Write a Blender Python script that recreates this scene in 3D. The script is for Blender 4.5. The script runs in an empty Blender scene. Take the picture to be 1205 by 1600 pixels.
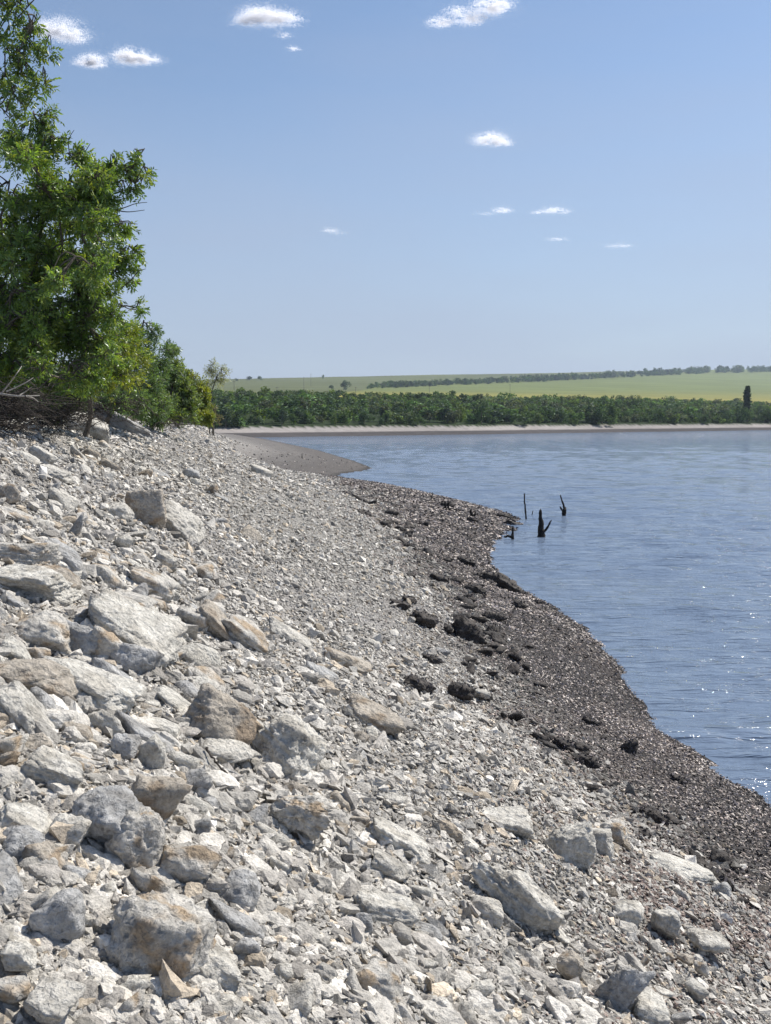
import bpy, bmesh, math, random
import numpy as np
from mathutils import Vector, Matrix, Euler

R = math.radians
random.seed(7)
rng = np.random.default_rng(11)
scene = bpy.context.scene
COL = scene.collection

# ------------------------------------------------------------------ camera
FPX, CX, CY = 1500.0, 602.5, 800.0        # focal length in photo pixels (1205 x 1600)
CAM_H = 3.5
PITCH = math.atan(145.0 / FPX)
cam_d = bpy.data.cameras.new('camera')
cam_d.sensor_fit = 'HORIZONTAL'
cam_d.sensor_width = 36.0
cam_d.lens = FPX / 1205.0 * 36.0
cam_d.clip_start = 0.05
cam_d.clip_end = 60000.0
cam = bpy.data.objects.new('camera', cam_d)
cam.location = (0, 0, CAM_H)
cam.rotation_euler = (R(90) - PITCH, 0, 0)
COL.objects.link(cam)
scene.camera = cam

# ------------------------------------------------------------------ sky, sun, exposure
SUN_EL, SUN_AZ = R(50), R(56)
world = bpy.data.worlds.new('World')
scene.world = world
world.use_nodes = True
wn = world.node_tree
wn.nodes.clear()
w_out = wn.nodes.new('ShaderNodeOutputWorld')
w_bg = wn.nodes.new('ShaderNodeBackground')
w_sky = wn.nodes.new('ShaderNodeTexSky')
w_sky.sky_type = 'NISHITA'
w_sky.sun_disc = False
w_sky.sun_elevation = SUN_EL
w_sky.sun_rotation = SUN_AZ
w_sky.altitude = 100
w_sky.air_density = 1.0
w_sky.dust_density = 0.4
w_sky.ozone_density = 3.0
SKY_STRENGTH = 0.104
w_bg.inputs['Strength'].default_value = SKY_STRENGTH
# a thin high veil of cloud whitens the sky towards the horizon
w_tc = wn.nodes.new('ShaderNodeTexCoord')
w_sep = wn.nodes.new('ShaderNodeSeparateXYZ')
wn.links.new(w_tc.outputs['Generated'], w_sep.inputs[0])
w_nz = wn.nodes.new('ShaderNodeTexNoise')
w_nz.inputs['Scale'].default_value = 3.0
w_nz.inputs['Detail'].default_value = 5.0
w_map = wn.nodes.new('ShaderNodeMapping')
w_map.inputs['Scale'].default_value = (1.0, 1.0, 5.0)
wn.links.new(w_tc.outputs['Generated'], w_map.inputs[0])
wn.links.new(w_map.outputs[0], w_nz.inputs['Vector'])
w_mr = wn.nodes.new('ShaderNodeMapRange')
w_mr.inputs['From Min'].default_value = 0.0
w_mr.inputs['From Max'].default_value = 0.40
w_mr.inputs['To Min'].default_value = 0.93
w_mr.inputs['To Max'].default_value = 0.05
wn.links.new(w_sep.outputs[2], w_mr.inputs[0])
w_add = wn.nodes.new('ShaderNodeMath')
w_add.operation = 'MULTIPLY_ADD'
w_add.use_clamp = True
wn.links.new(w_nz.outputs[0], w_add.inputs[0])
w_add.inputs[1].default_value = 0.45
w_sub = wn.nodes.new('ShaderNodeMath')
w_sub.operation = 'SUBTRACT'
wn.links.new(w_mr.outputs[0], w_sub.inputs[0])
w_sub.inputs[1].default_value = 0.225
wn.links.new(w_sub.outputs[0], w_add.inputs[2])
w_mix = wn.nodes.new('ShaderNodeMix')
w_mix.data_type = 'RGBA'
wn.links.new(w_add.outputs[0], w_mix.inputs['Factor'])
wn.links.new(w_sky.outputs[0], w_mix.inputs[6])
w_mix.inputs[7].default_value = (0.350 / SKY_STRENGTH, 0.405 / SKY_STRENGTH, 0.530 / SKY_STRENGTH, 1)
wn.links.new(w_mix.outputs[2], w_bg.inputs['Color'])
wn.links.new(w_bg.outputs[0], w_out.inputs['Surface'])

sun_d = bpy.data.lights.new('sun', 'SUN')
sun_d.energy = 5.0
sun_d.angle = R(0.5)
sun_d.color = (1.0, 0.945, 0.85)
sun = bpy.data.objects.new('sun', sun_d)
sdir = Vector((math.sin(SUN_AZ) * math.cos(SUN_EL), math.cos(SUN_AZ) * math.cos(SUN_EL), math.sin(SUN_EL)))
sun.rotation_euler = (-sdir).to_track_quat('-Z', 'Y').to_euler()
sun.location = (20, 20, 60)
COL.objects.link(sun)

scene.view_settings.view_transform = 'Standard'
scene.view_settings.look = 'None'
scene.view_settings.exposure = 0.3
scene.view_settings.gamma = 1.0
scene.view_settings.use_curve_mapping = False
scene.cycles.max_bounces = 8
scene.cycles.diffuse_bounces = 3
scene.cycles.glossy_bounces = 3
scene.cycles.transmission_bounces = 3
scene.cycles.transparent_max_bounces = 80
scene.cycles.volume_bounces = 0

# ------------------------------------------------------------------ helpers: pixels, noise, meshes
_F = np.array((0, math.cos(PITCH), -math.sin(PITCH)))
_U = np.array((0, math.sin(PITCH), math.cos(PITCH)))
_X = np.array((1.0, 0, 0))


def ray(u, v):
    d = _F + _X * ((u - CX) / FPX) + _U * ((CY - v) / FPX)
    return d / d[1]                          # per metre of depth along Y


def at_z(u, v, z):
    d = ray(u, v)
    t = (z - CAM_H) / d[2]
    return np.array((d[0] * t, t, z))


def at_y(u, v, y):
    return np.array((0, 0, CAM_H)) + ray(u, v) * y


def _hash(ix, iy, iz, seed):
    h = (ix.astype(np.int64) * 374761393 + iy.astype(np.int64) * 668265263 + iz.astype(np.int64) * 2147483647 + seed * 1274126177) & 0xFFFFFFFF
    h = ((h ^ (h >> 13)) * 1274126177) & 0xFFFFFFFF
    h = ((h ^ (h >> 15)) * 2246822519) & 0xFFFFFFFF
    return ((h ^ (h >> 16)) & 0xFFFFFF) / float(0xFFFFFF) * 2.0 - 1.0


def noise3(p, seed=0):
    i = np.floor(p).astype(np.int64)
    f = p - i
    w = f * f * f * (f * (f * 6 - 15) + 10)
    r = 0
    for dx in (0, 1):
        wx = w[:, 0] if dx else 1 - w[:, 0]
        for dy in (0, 1):
            wy = w[:, 1] if dy else 1 - w[:, 1]
            for dz in (0, 1):
                wz = w[:, 2] if dz else 1 - w[:, 2]
                r = r + wx * wy * wz * _hash(i[:, 0] + dx, i[:, 1] + dy, i[:, 2] + dz, seed)
    return r


def fbm(p, octaves=4, seed=0, gain=0.5):
    a, s, r = 1.0, 0.0, 0
    for o in range(octaves):
        r = r + a * noise3(p, seed + o * 17)
        s += a
        a *= gain
        p = p * 2.03 + 5.3
    return r / s


def fbm2(x, y, scale, octaves=4, seed=0):
    return fbm(np.stack((x * scale, y * scale, np.zeros_like(x) + 0.37), 1), octaves, seed)


def smooth(a, b, x):
    t = np.clip((x - a) / (b - a), 0, 1)
    return t * t * (3 - 2 * t)


def mesh_from(name, verts, faces, mat, col=None, smooth_shade=False, parent=None):
    """verts (N,3), faces: one (M,k) array or a list of such; col (N,3) -> attribute Col."""
    if not isinstance(faces, (list, tuple)):
        faces = [faces]
    faces = [f for f in faces if len(f)]
    me = bpy.data.meshes.new(name)
    me.vertices.add(len(verts))
    me.vertices.foreach_set('co', np.ascontiguousarray(verts, dtype=np.float32).ravel())
    loops = np.concatenate([f.ravel() for f in faces]).astype(np.int32)
    starts, totals, acc = [], [], 0
    for f in faces:
        n, k = f.shape
        starts.append(acc + np.arange(n) * k)
        totals.append(np.full(n, k))
        acc += n * k
    me.loops.add(len(loops))
    me.loops.foreach_set('vertex_index', loops)
    st = np.concatenate(starts).astype(np.int32)
    me.polygons.add(len(st))
    me.polygons.foreach_set('loop_start', st)
    me.polygons.foreach_set('loop_total', np.concatenate(totals).astype(np.int32))
    me.polygons.foreach_set('use_smooth', np.full(len(st), bool(smooth_shade)))
    if col is not None:
        at = me.attributes.new('Col', 'FLOAT_COLOR', 'POINT')
        c = np.ones((len(verts), 4), dtype=np.float32)
        c[:, :3] = col
        at.data.foreach_set('color', c.ravel())
    me.update(calc_edges=True)
    me.materials.append(mat)
    o = bpy.data.objects.new(name, me)
    COL.objects.link(o)
    if parent is not None:
        o.parent = parent
    return o


def tag(o, label=None, cat=None, group=None, kind=None):
    if label:
        o['label'] = label
    if cat:
        o['category'] = cat
    if group:
        o['group'] = group
    if kind:
        o['kind'] = kind
    return o


def empty(name, loc, label, cat, group=None):
    o = bpy.data.objects.new(name, None)
    o.location = tuple(float(q) for q in loc)
    o.empty_display_size = 0.2
    COL.objects.link(o)
    return tag(o, label, cat, group)


def copy_tree(o, parent=None):
    c = o.copy()
    COL.objects.link(c)
    if parent is not None:
        c.parent = parent
    for ch in list(o.children):
        copy_tree(ch, c)
    return c


_ico = {}


def ico(sub):
    if sub not in _ico:
        bm = bmesh.new()
        bmesh.ops.create_icosphere(bm, subdivisions=sub, radius=1.0)
        bm.verts.ensure_lookup_table()
        v = np.array([q.co[:] for q in bm.verts])
        f = np.array([[w.index for w in q.verts] for q in bm.faces])
        bm.free()
        _ico[sub] = (v / np.linalg.norm(v, axis=1)[:, None], f)
    return _ico[sub]


def unit(v):
    return v / (np.linalg.norm(v, axis=-1, keepdims=True) + 1e-12)


def rot_matrices(n, rg, tilt):
    """n random rotations: free yaw, tilt of up to about `tilt` radians."""
    yaw = rg.uniform(0, 2 * np.pi, n)
    ax = rg.uniform(0, 2 * np.pi, n)
    an = rg.normal(0, tilt, n)
    c, s = np.cos(yaw), np.sin(yaw)
    Z = np.zeros((n, 3, 3))
    Z[:, 0, 0], Z[:, 0, 1], Z[:, 1, 0], Z[:, 1, 1], Z[:, 2, 2] = c, -s, s, c, 1
    kx, ky = np.cos(ax), np.sin(ax)
    c, s = np.cos(an), np.sin(an)
    T = np.zeros((n, 3, 3))
    T[:, 0, 0] = c + kx * kx * (1 - c); T[:, 0, 1] = kx * ky * (1 - c); T[:, 0, 2] = ky * s
    T[:, 1, 0] = kx * ky * (1 - c); T[:, 1, 1] = c + ky * ky * (1 - c); T[:, 1, 2] = -kx * s
    T[:, 2, 0] = -ky * s; T[:, 2, 1] = kx * s; T[:, 2, 2] = c
    return T @ Z


def tube(points, radii, sides=6, wob=0.0, rg=None):
    """verts, quad faces of a tube through the points."""
    P = np.asarray(points, dtype=float)
    n = len(P)
    T = np.gradient(P, axis=0)
    T = unit(T)
    ref = np.array((0.3, 0.9, 0.2)) if abs(T[0][2]) > 0.8 else np.array((0.05, 0.1, 1.0))
    A = unit(np.cross(T, ref))
    B = np.cross(T, A)
    a = np.linspace(0, 2 * np.pi, sides, endpoint=False)
    rad = np.asarray(radii, dtype=float)[:, None, None]
    if wob and rg is not None:
        rad = rad * (1 + rg.uniform(-wob, wob, (n, sides, 1)))
    V = P[:, None, :] + rad * (np.cos(a)[None, :, None] * A[:, None, :] + np.sin(a)[None, :, None] * B[:, None, :])
    V = V.reshape(-1, 3)
    i = np.arange(n - 1)[:, None] * sides
    j = np.arange(sides)[None, :]
    k = (j + 1) % sides
    F = np.stack((i + j, i + k, i + sides + k, i + sides + j), -1).reshape(-1, 4)
    return V, F


class Parts:
    """collects vertex / quad-face / colour blocks into one mesh"""

    def __init__(self):
        self.v, self.f, self.c, self.n = [], {}, [], 0

    def add(self, v, f, c=None):
        v = np.asarray(v, dtype=float)
        f = np.asarray(f)
        self.v.append(v)
        self.f.setdefault(f.shape[1], []).append(f + self.n)
        if c is not None:
            self.c.append(np.broadcast_to(np.asarray(c, dtype=float), v.shape))
        self.n += len(v)

    def build(self, name, mat, parent=None, smooth_shade=False, offset=None):
        V = np.concatenate(self.v)
        if offset is not None:
            V = V - np.asarray(offset)
        return mesh_from(name, V, [np.concatenate(q) for q in self.f.values()], mat,
                         np.concatenate(self.c) if self.c else None, smooth_shade, parent)


# ------------------------------------------------------------------ materials
def new_mat(name):
    m = bpy.data.materials.new(name)
    m.use_nodes = True
    nt = m.node_tree
    return m, nt, nt.nodes['Principled BSDF']


def N(nt, kind, **kw):
    n = nt.nodes.new(kind)
    for k, v in kw.items():
        if k in n.inputs:
            n.inputs[k].default_value = v
        else:
            setattr(n, k, v)
    return n


def pos_noise(nt, scale, detail=4, rough=0.6, sx=1, sy=1, sz=1):
    g = N(nt, 'ShaderNodeNewGeometry')
    mp = N(nt, 'ShaderNodeMapping')
    mp.inputs['Scale'].default_value = (sx, sy, sz)
    n = N(nt, 'ShaderNodeTexNoise', Scale=scale, Detail=detail, Roughness=rough)
    nt.links.new(g.outputs['Position'], mp.inputs['Vector'])
    nt.links.new(mp.outputs[0], n.inputs['Vector'])
    return n


def ramp(nt, src, a, b, lo, hi):
    m = N(nt, 'ShaderNodeMapRange')
    m.inputs['From Min'].default_value = a
    m.inputs['From Max'].default_value = b
    m.inputs['To Min'].default_value = lo
    m.inputs['To Max'].default_value = hi
    nt.links.new(src, m.inputs['Value'])
    return m.outputs[0]


def mult(nt, colour, value):
    m = N(nt, 'ShaderNodeMix', data_type='RGBA', blend_type='MULTIPLY')
    m.inputs['Factor'].default_value = 1.0
    nt.links.new(colour, m.inputs[6])
    nt.links.new(value, m.inputs[7])
    return m.outputs[2]


def stone_material(name, fine=70.0, bump=0.012, lo=0.72, hi=1.2, rough=0.92, pits=True):
    m, nt, b = new_mat(name)
    at = N(nt, 'ShaderNodeAttribute', attribute_name='Col')
    n1 = pos_noise(nt, fine, 6, 0.65)
    n2 = pos_noise(nt, 9.0, 5, 0.7)
    c = mult(nt, at.outputs['Color'], ramp(nt, n1.outputs[0], 0.3, 0.7, lo, hi))
    c = mult(nt, c, ramp(nt, n2.outputs[0], 0.35, 0.62, 0.74, 1.12))
    bp = N(nt, 'ShaderNodeBump')
    bp.inputs['Strength'].default_value = 0.9
    bp.inputs['Distance'].default_value = bump
    nt.links.new(n1.outputs[0], bp.inputs['Height'])
    nrm = bp.outputs[0]
    if pits:
        n3 = pos_noise(nt, 24.0, 3, 0.5)
        b2 = N(nt, 'ShaderNodeBump')
        b2.inputs['Strength'].default_value = 0.7
        b2.inputs['Distance'].default_value = bump * 1.8
        nt.links.new(n3.outputs[0], b2.inputs['Height'])
        nt.links.new(nrm, b2.inputs['Normal'])
        nrm = b2.outputs[0]
    nt.links.new(c, b.inputs['Base Color'])
    nt.links.new(nrm, b.inputs['Normal'])
    b.inputs['Roughness'].default_value = rough
    b.inputs['Specular IOR Level'].default_value = 0.25
    return m


M_ROCK = stone_material('limestone', 60.0, 0.022, 0.66, 1.25)
M_RUBBLE = stone_material('limestone_rubble', 90.0, 0.014, 0.68, 1.25, pits=False)
M_SHELL = stone_material('mussel_shell', 160.0, 0.002, 0.6, 1.3, rough=0.7, pits=False)
M_CRUST = stone_material('mussel_crust', 60.0, 0.02, 0.45, 1.4, rough=0.7)


def ground_material():
    m, nt, b = new_mat('beach_ground')
    at = N(nt, 'ShaderNodeAttribute', attribute_name='Col')
    g = N(nt, 'ShaderNodeNewGeometry')
    vo = N(nt, 'ShaderNodeTexVoronoi', Scale=42.0)
    nt.links.new(g.outputs['Position'], vo.inputs['Vector'])
    n1 = pos_noise(nt, 30.0, 6, 0.7)
    n2 = pos_noise(nt, 3.0, 4, 0.6)
    bw = N(nt, 'ShaderNodeRGBToBW')
    nt.links.new(vo.outputs['Color'], bw.inputs[0])
    c = mult(nt, at.outputs['Color'], ramp(nt, bw.outputs[0], 0.15, 0.85, 0.62, 1.25))
    c = mult(nt, c, ramp(nt, n1.outputs[0], 0.3, 0.7, 0.65, 1.2))
    c = mult(nt, c, ramp(nt, n2.outputs[0], 0.35, 0.65, 0.85, 1.12))
    ad = N(nt, 'ShaderNodeMath', operation='MULTIPLY_ADD')
    nt.links.new(vo.outputs['Distance'], ad.inputs[0])
    ad.inputs[1].default_value = -1.2
    nt.links.new(n1.outputs[0], ad.inputs[2])
    bp = N(nt, 'ShaderNodeBump')
    bp.inputs['Strength'].default_value = 1.0
    bp.inputs['Distance'].default_value = 0.02
    nt.links.new(ad.outputs[0], bp.inputs['Height'])
    nt.links.new(c, b.inputs['Base Color'])
    nt.links.new(bp.outputs[0], b.inputs['Normal'])
    b.inputs['Roughness'].default_value = 0.9
    b.inputs['Specular IOR Level'].default_value = 0.2
    return m


def field_material():
    m, nt, b = new_mat('field_ground')
    at = N(nt, 'ShaderNodeAttribute', attribute_name='Col')
    n1 = pos_noise(nt, 0.6, 6, 0.7)
    n2 = pos_noise(nt, 0.02, 5, 0.6, sx=0.4, sy=1.6)
    c = mult(nt, at.outputs['Color'], ramp(nt, n1.outputs[0], 0.3, 0.7, 0.8, 1.2))
    c = mult(nt, c, ramp(nt, n2.outputs[0], 0.35, 0.65, 0.85, 1.15))
    nt.links.new(c, b.inputs['Base Color'])
    b.inputs['Roughness'].default_value = 0.95
    b.inputs['Specular IOR Level'].default_value = 0.05
    return m


def leaf_material(name, trans=0.38, gloss=0.07, rough=0.42):
    m, nt, b = new_mat(name)
    nt.nodes.remove(b)
    out = nt.nodes['Material Output']
    at = N(nt, 'ShaderNodeAttribute', attribute_name='Col')
    df = N(nt, 'ShaderNodeBsdfDiffuse')
    tr = N(nt, 'ShaderNodeBsdfTranslucent')
    gl = N(nt, 'ShaderNodeBsdfGlossy', Roughness=rough)
    gl.inputs['Color'].default_value = (0.9, 0.95, 0.9, 1)
    tc = N(nt, 'ShaderNodeMix', data_type='RGBA', blend_type='MULTIPLY')
    tc.inputs['Factor'].default_value = 1.0
    tc.inputs[7].default_value = (1.5, 1.45, 0.5, 1)
    nt.links.new(at.outputs['Color'], tc.inputs[6])
    nt.links.new(at.outputs['Color'], df.inputs['Color'])
    nt.links.new(tc.outputs[2], tr.inputs['Color'])
    m1 = N(nt, 'ShaderNodeMixShader')
    m1.inputs[0].default_value = trans
    m2 = N(nt, 'ShaderNodeMixShader')
    m2.inputs[0].default_value = gloss
    nt.links.new(df.outputs[0], m1.inputs[1])
    nt.links.new(tr.outputs[0], m1.inputs[2])
    nt.links.new(m1.outputs[0], m2.inputs[1])
    nt.links.new(gl.outputs[0], m2.inputs[2])
    nt.links.new(m2.outputs[0], out.inputs['Surface'])
    return m


def bark_material(name, c0, c1, scale=40):
    m, nt, b = new_mat(name)
    n = pos_noise(nt, scale, 5, 0.7, sz=0.3)
    mx = N(nt, 'ShaderNodeMix', data_type='RGBA')
    mx.inputs[6].default_value = (*c0, 1)
    mx.inputs[7].default_value = (*c1, 1)
    nt.links.new(ramp(nt, n.outputs[0], 0.35, 0.65, 0, 1), mx.inputs['Factor'])
    nt.links.new(mx.outputs[2], b.inputs['Base Color'])
    bp = N(nt, 'ShaderNodeBump')
    bp.inputs['Distance'].default_value = 0.01
    nt.links.new(n.outputs[0], bp.inputs['Height'])
    nt.links.new(bp.outputs[0], b.inputs['Normal'])
    b.inputs['Roughness'].default_value = 0.9
    b.inputs['Specular IOR Level'].default_value = 0.2
    return m


def water_material():
    m, nt, b = new_mat('lake_water')
    b.inputs['Base Color'].default_value = (0.140, 0.186, 0.262, 1)
    b.inputs['Roughness'].default_value = 0.07
    b.inputs['IOR'].default_value = 1.333
    n1 = pos_noise(nt, 3.0, 4, 0.6, sx=0.5, sy=1.9)
    n2 = pos_noise(nt, 9.0, 3, 0.6, sx=0.6, sy=1.3)
    b1 = N(nt, 'ShaderNodeBump')
    b1.inputs['Strength'].default_value = 0.55
    b1.inputs['Distance'].default_value = 0.13
    b2 = N(nt, 'ShaderNodeBump')
    b2.inputs['Strength'].default_value = 0.45
    b2.inputs['Distance'].default_value = 0.045
    n0 = pos_noise(nt, 1.5, 3, 0.6, sx=0.35, sy=2.6)
    st = N(nt, 'ShaderNodeMapRange', interpolation_type='SMOOTHSTEP')
    st.inputs['From Min'].default_value = 0.47
    st.inputs['From Max'].default_value = 0.60
    nt.links.new(n0.outputs[0], st.inputs[0])
    b0 = N(nt, 'ShaderNodeBump')
    b0.inputs['Strength'].default_value = 0.6
    b0.inputs['Distance'].default_value = 0.05
    nt.links.new(st.outputs[0], b0.inputs['Height'])
    nt.links.new(b0.outputs[0], b1.inputs['Normal'])
    nt.links.new(n1.outputs[0], b1.inputs['Height'])
    nt.links.new(n2.outputs[0], b2.inputs['Height'])
    nt.links.new(b1.outputs[0], b2.inputs['Normal'])
    nt.links.new(b2.outputs[0], b.inputs['Normal'])
    return m


def cloud_material():
    m, nt, b = new_mat('cloud_white')
    nt.nodes.remove(b)
    out = nt.nodes['Material Output']
    tr = N(nt, 'ShaderNodeBsdfTranslucent')
    tr.inputs['Color'].default_value = (0.74, 0.74, 0.76, 1)
    tp = N(nt, 'ShaderNodeBsdfTransparent')
    mx = N(nt, 'ShaderNodeMixShader')
    mx.inputs[0].default_value = 0.14
    nt.links.new(tp.outputs[0], mx.inputs[1])
    nt.links.new(tr.outputs[0], mx.inputs[2])
    nt.links.new(mx.outputs[0], out.inputs['Surface'])
    return m


M_GROUND = ground_material()
M_FIELD = field_material()
M_LEAF = leaf_material('leaf_green', 0.45, 0.06)
M_FARLEAF = leaf_material('far_leaf', 0.25, 0.03, 0.6)
M_BARK = bark_material('bark', (0.06, 0.05, 0.04), (0.16, 0.14, 0.11))
M_DRY = bark_material('dry_twig', (0.035, 0.030, 0.026), (0.105, 0.09, 0.078), 60)  # darkened so the brush carries the shade under the trees in its colour
M_WET = bark_material('wet_dark_wood', (0.012, 0.011, 0.011), (0.04, 0.035, 0.03), 30)
M_WATER = water_material()
M_CLOUD = cloud_material()

# ------------------------------------------------------------------ the shore: contour lines -> height field
# contours read off the photograph at their own heights, as (x, y) on the ground
WL = [(4.9, -4), (4.5, 2), (4.0, 6)] + [tuple(at_z(u, v, 0)[:2]) for u, v in (
    (1205, 1262), (1100, 1190), (1010, 1120), (985, 1080), (960, 1030), (905, 975), (840, 935), (780, 900), (764, 880), (768, 850),
    (790, 832), (819, 818), (800, 803), (700, 778), (610, 757), (530, 747), (522, 741), (560, 737), (586, 733), (560, 722), (500, 704), (410, 685))] + [(-34, 205), (-60, 260)]
DK = [(2.9, -4), (2.7, 1)] + [tuple(at_z(u, v, 0.8)[:2]) for u, v in (
    (1205, 1430), (1100, 1365), (960, 1250), (870, 1175), (790, 1085), (745, 1000), (690, 920), (640, 855), (595, 800), (535, 757))] + [
    (-5.0, 50), (-8.6, 57), (-9.2, 62), (-7.6, 68), (-7.0, 76), (-13, 111), (-28, 175), (-40, 205), (-66, 260)]
BK = [(-2.5, -4, 3.3), (-2.7, 2, 3.3), (-3.4, 8.6, 3.28), (-4.6, 13, 3.26), (-5.6, 18, 3.25), (-6.0, 25, 3.2), (-7.2, 35, 3.12), (-9.4, 50, 2.95),
      (-11.6, 62, 2.9), (-14, 75, 2.85), (-24, 111, 2.7), (-45, 175, 2.6), (-60, 205, 2.6), (-90, 260, 2.6)]


def _table(pts, k):
    p = np.array(pts)
    o = np.argsort(p[:, 1])
    p = p[o]
    s = np.linspace(math.log(1.0), math.log(270.0), 3000)      # s = log(y + 5)
    v = np.interp(np.exp(s) - 5, p[:, 1], p[:, k])
    g = np.exp(-0.5 * (np.arange(-60, 61) / 14.0) ** 2)
    g /= g.sum()
    return s, np.convolve(np.pad(v, 60, mode='edge'), g, 'valid')


_S, _WX = _table(WL, 0)
_, _DX = _table(DK, 0)
_, _BX = _table(BK, 0)
_, _BZ = _table(BK, 2)


def contours(y):
    s = np.log(np.clip(y + 5, 1.0, 269.0))
    return np.interp(s, _S, _WX), np.interp(s, _S, _DX), np.interp(s, _S, _BX), np.interp(s, _S, _BZ)


def ground_base(x, y):
    xw, xd, xb, zb = contours(y)
    z = np.where(x > xw, np.maximum(-(x - xw) * 0.3, -2.0),
                 np.where(x > xd, 0.8 * (xw - x) / (xw - xd),
                          np.where(x > xb, 0.8 + (zb - 0.8) * np.clip((xd - x) / (xd - xb), 0, 1) ** (1 + 0.7 * smooth(28, 40, y)),
                                   zb + np.minimum((xb - x) * 0.16, 0.8))))
    return z


def ground_z(x, y):
    x = np.atleast_1d(np.asarray(x, dtype=float))
    y = np.atleast_1d(np.asarray(y, dtype=float))
    z = ground_base(x, y)
    w = 0.25 + 0.75 * smooth(0.3, 1.1, z)
    n = 0.11 * fbm2(x, y, 0.55, 3, 3) + 0.06 * fbm2(x, y, 1.9, 3, 5) + 0.018 * fbm2(x, y, 7.0, 3, 9)
    return z + w * n * smooth(-0.6, 0.25, z)


def ground_normal(x, y, e=0.12):
    gx = (ground_z(x + e, y) - ground_z(x - e, y)) / (2 * e)
    gy = (ground_z(x, y + e) - ground_z(x, y - e)) / (2 * e)
    return unit(np.stack((-gx, -gy, np.ones_like(gx)), 1))


def hit(u, v):
    """where the sight line of a photo pixel meets the shore"""
    d = ray(u, v)
    t = np.exp(np.linspace(math.log(1.2), math.log(200), 2500))
    z = ground_base(d[0] * t, t)
    below = np.nonzero(CAM_H + d[2] * t < z)[0]
    k = below[0] if len(below) else len(t) - 1
    tt = np.linspace(t[max(k - 12, 0)], t[min(k + 6, len(t) - 1)], 300)
    zz = ground_z(d[0] * tt, tt)
    b2 = np.nonzero(CAM_H + d[2] * tt < zz)[0]
    q = tt[b2[0]] if len(b2) else t[k]
    return np.array((d[0] * q, q, CAM_H + d[2] * q))


def zone_z(x, y, z):
    """height that decides which band of the shore a spot belongs to"""
    cx = np.interp(y, [38, 45, 57], [-1.6, -2.4, -3.6])
    a = smooth(36, 42, y) * smooth(58.5, 57, y)
    z = z * (1 - a) + a * (0.8 + (cx - x) * 0.40)
    return z - 0.95 * smooth(57, 59, y)


def shore_colour(x, y, z):
    zn = zone_z(x, y, z) + 0.22 * fbm2(x, y, 0.9, 4, 21) + 0.08 * fbm2(x, y, 5.0, 2, 22)
    xw, xd, xb, zb = contours(y)
    far = smooth(55, 61, y)                                    # the second spit is mid grey-brown higher up as well
    far = smooth(56.5, 58.5, y)
    pale = np.array((0.31, 0.294, 0.27))[None] * (1 + 0.12 * fbm2(x, y, 0.7, 4, 31))[:, None]  # kept darker than the stones: paints shade into the gaps between them
    lil = smooth(0.0, 0.5, fbm2(x, y, 0.45, 3, 33))[:, None]
    pale = pale * (1 - 0.22 * lil) + 0.22 * lil * np.array((0.36, 0.34, 0.36))
    dark = np.array((0.062, 0.057, 0.055))[None] * (1 + 0.35 * fbm2(x, y, 1.3, 4, 41))[:, None]  # near black base stands for the shade in gaps between shells
    br = smooth(0.05, 0.5, fbm2(x, y, 0.6, 3, 43))[:, None]
    dark = dark * (1 - 0.5 * br) + 0.5 * br * np.array((0.135, 0.112, 0.102))
    dark = dark * (1 - far[:, None]) + far[:, None] * (np.array((0.150, 0.137, 0.127)) + np.array((0.15, 0.145, 0.135)) * smooth(0.3, 1.5, z)[:, None])
    m = smooth(0.45, 1.12, zn)[:, None]
    c = dark * (1 - m) + pale * m
    wet = smooth(0.10, 0.0, z)[:, None]
    c = c * (1 - 0.55 * wet)
    soil = smooth(0.0, 0.8, (xb - 0.15) - x + 0.4 * fbm2(x, y, 1.5, 3, 51))[:, None]
    litter = smooth(0.15, 0.5, fbm2(x, y, 1.1, 4, 57))[:, None] * (smooth(1.9, 1.2, z) * smooth(7, 4, y))[:, None]
    c = c * (1 - 0.5 * litter) + 0.5 * litter * np.array((0.13, 0.105, 0.095))
    c = c * (1 - soil) + soil * np.array((0.085, 0.068, 0.045))
    return c


def polar_grid(ox, oy, a0, a1, na, r0, r1, nr):
    a = np.linspace(a0, a1, na)
    r = np.exp(np.linspace(math.log(r0), math.log(r1), nr))
    A, RR = np.meshgrid(a, r)
    x = ox + RR * np.sin(A)
    y = oy + RR * np.cos(A)
    i = np.arange(nr - 1)[:, None] * na
    j = np.arange(na - 1)[None, :]
    f = np.stack((i + j, i + j + 1, i + na + j + 1, i + na + j), -1).reshape(-1, 4)
    return x.ravel(), y.ravel(), f


gx, gy, gf = polar_grid(0, -1.6, R(-44), R(44), 600, 1.4, 240, 900)
gz = ground_z(gx, gy)
keep = (gz[gf] > -1.2).any(1)
beach = mesh_from('beach', np.stack((gx, gy, gz), 1), gf[keep][:, ::-1], M_GROUND, shore_colour(gx, gy, gz), True)
tag(beach, 'pale limestone shore sloping down to a dark band of mussels at the water', kind='structure')

# ------------------------------------------------------------------ the far bank and its hill
P0, P1 = np.array(at_z(400, 683.5, 0)[:2]), np.array(at_z(1205, 672, 0)[:2])
_d = (P1 - P0) / np.linalg.norm(P1 - P0)
_n = np.array((-_d[1], _d[0]))
if _n[1] < 0:
    _n = -_n


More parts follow.
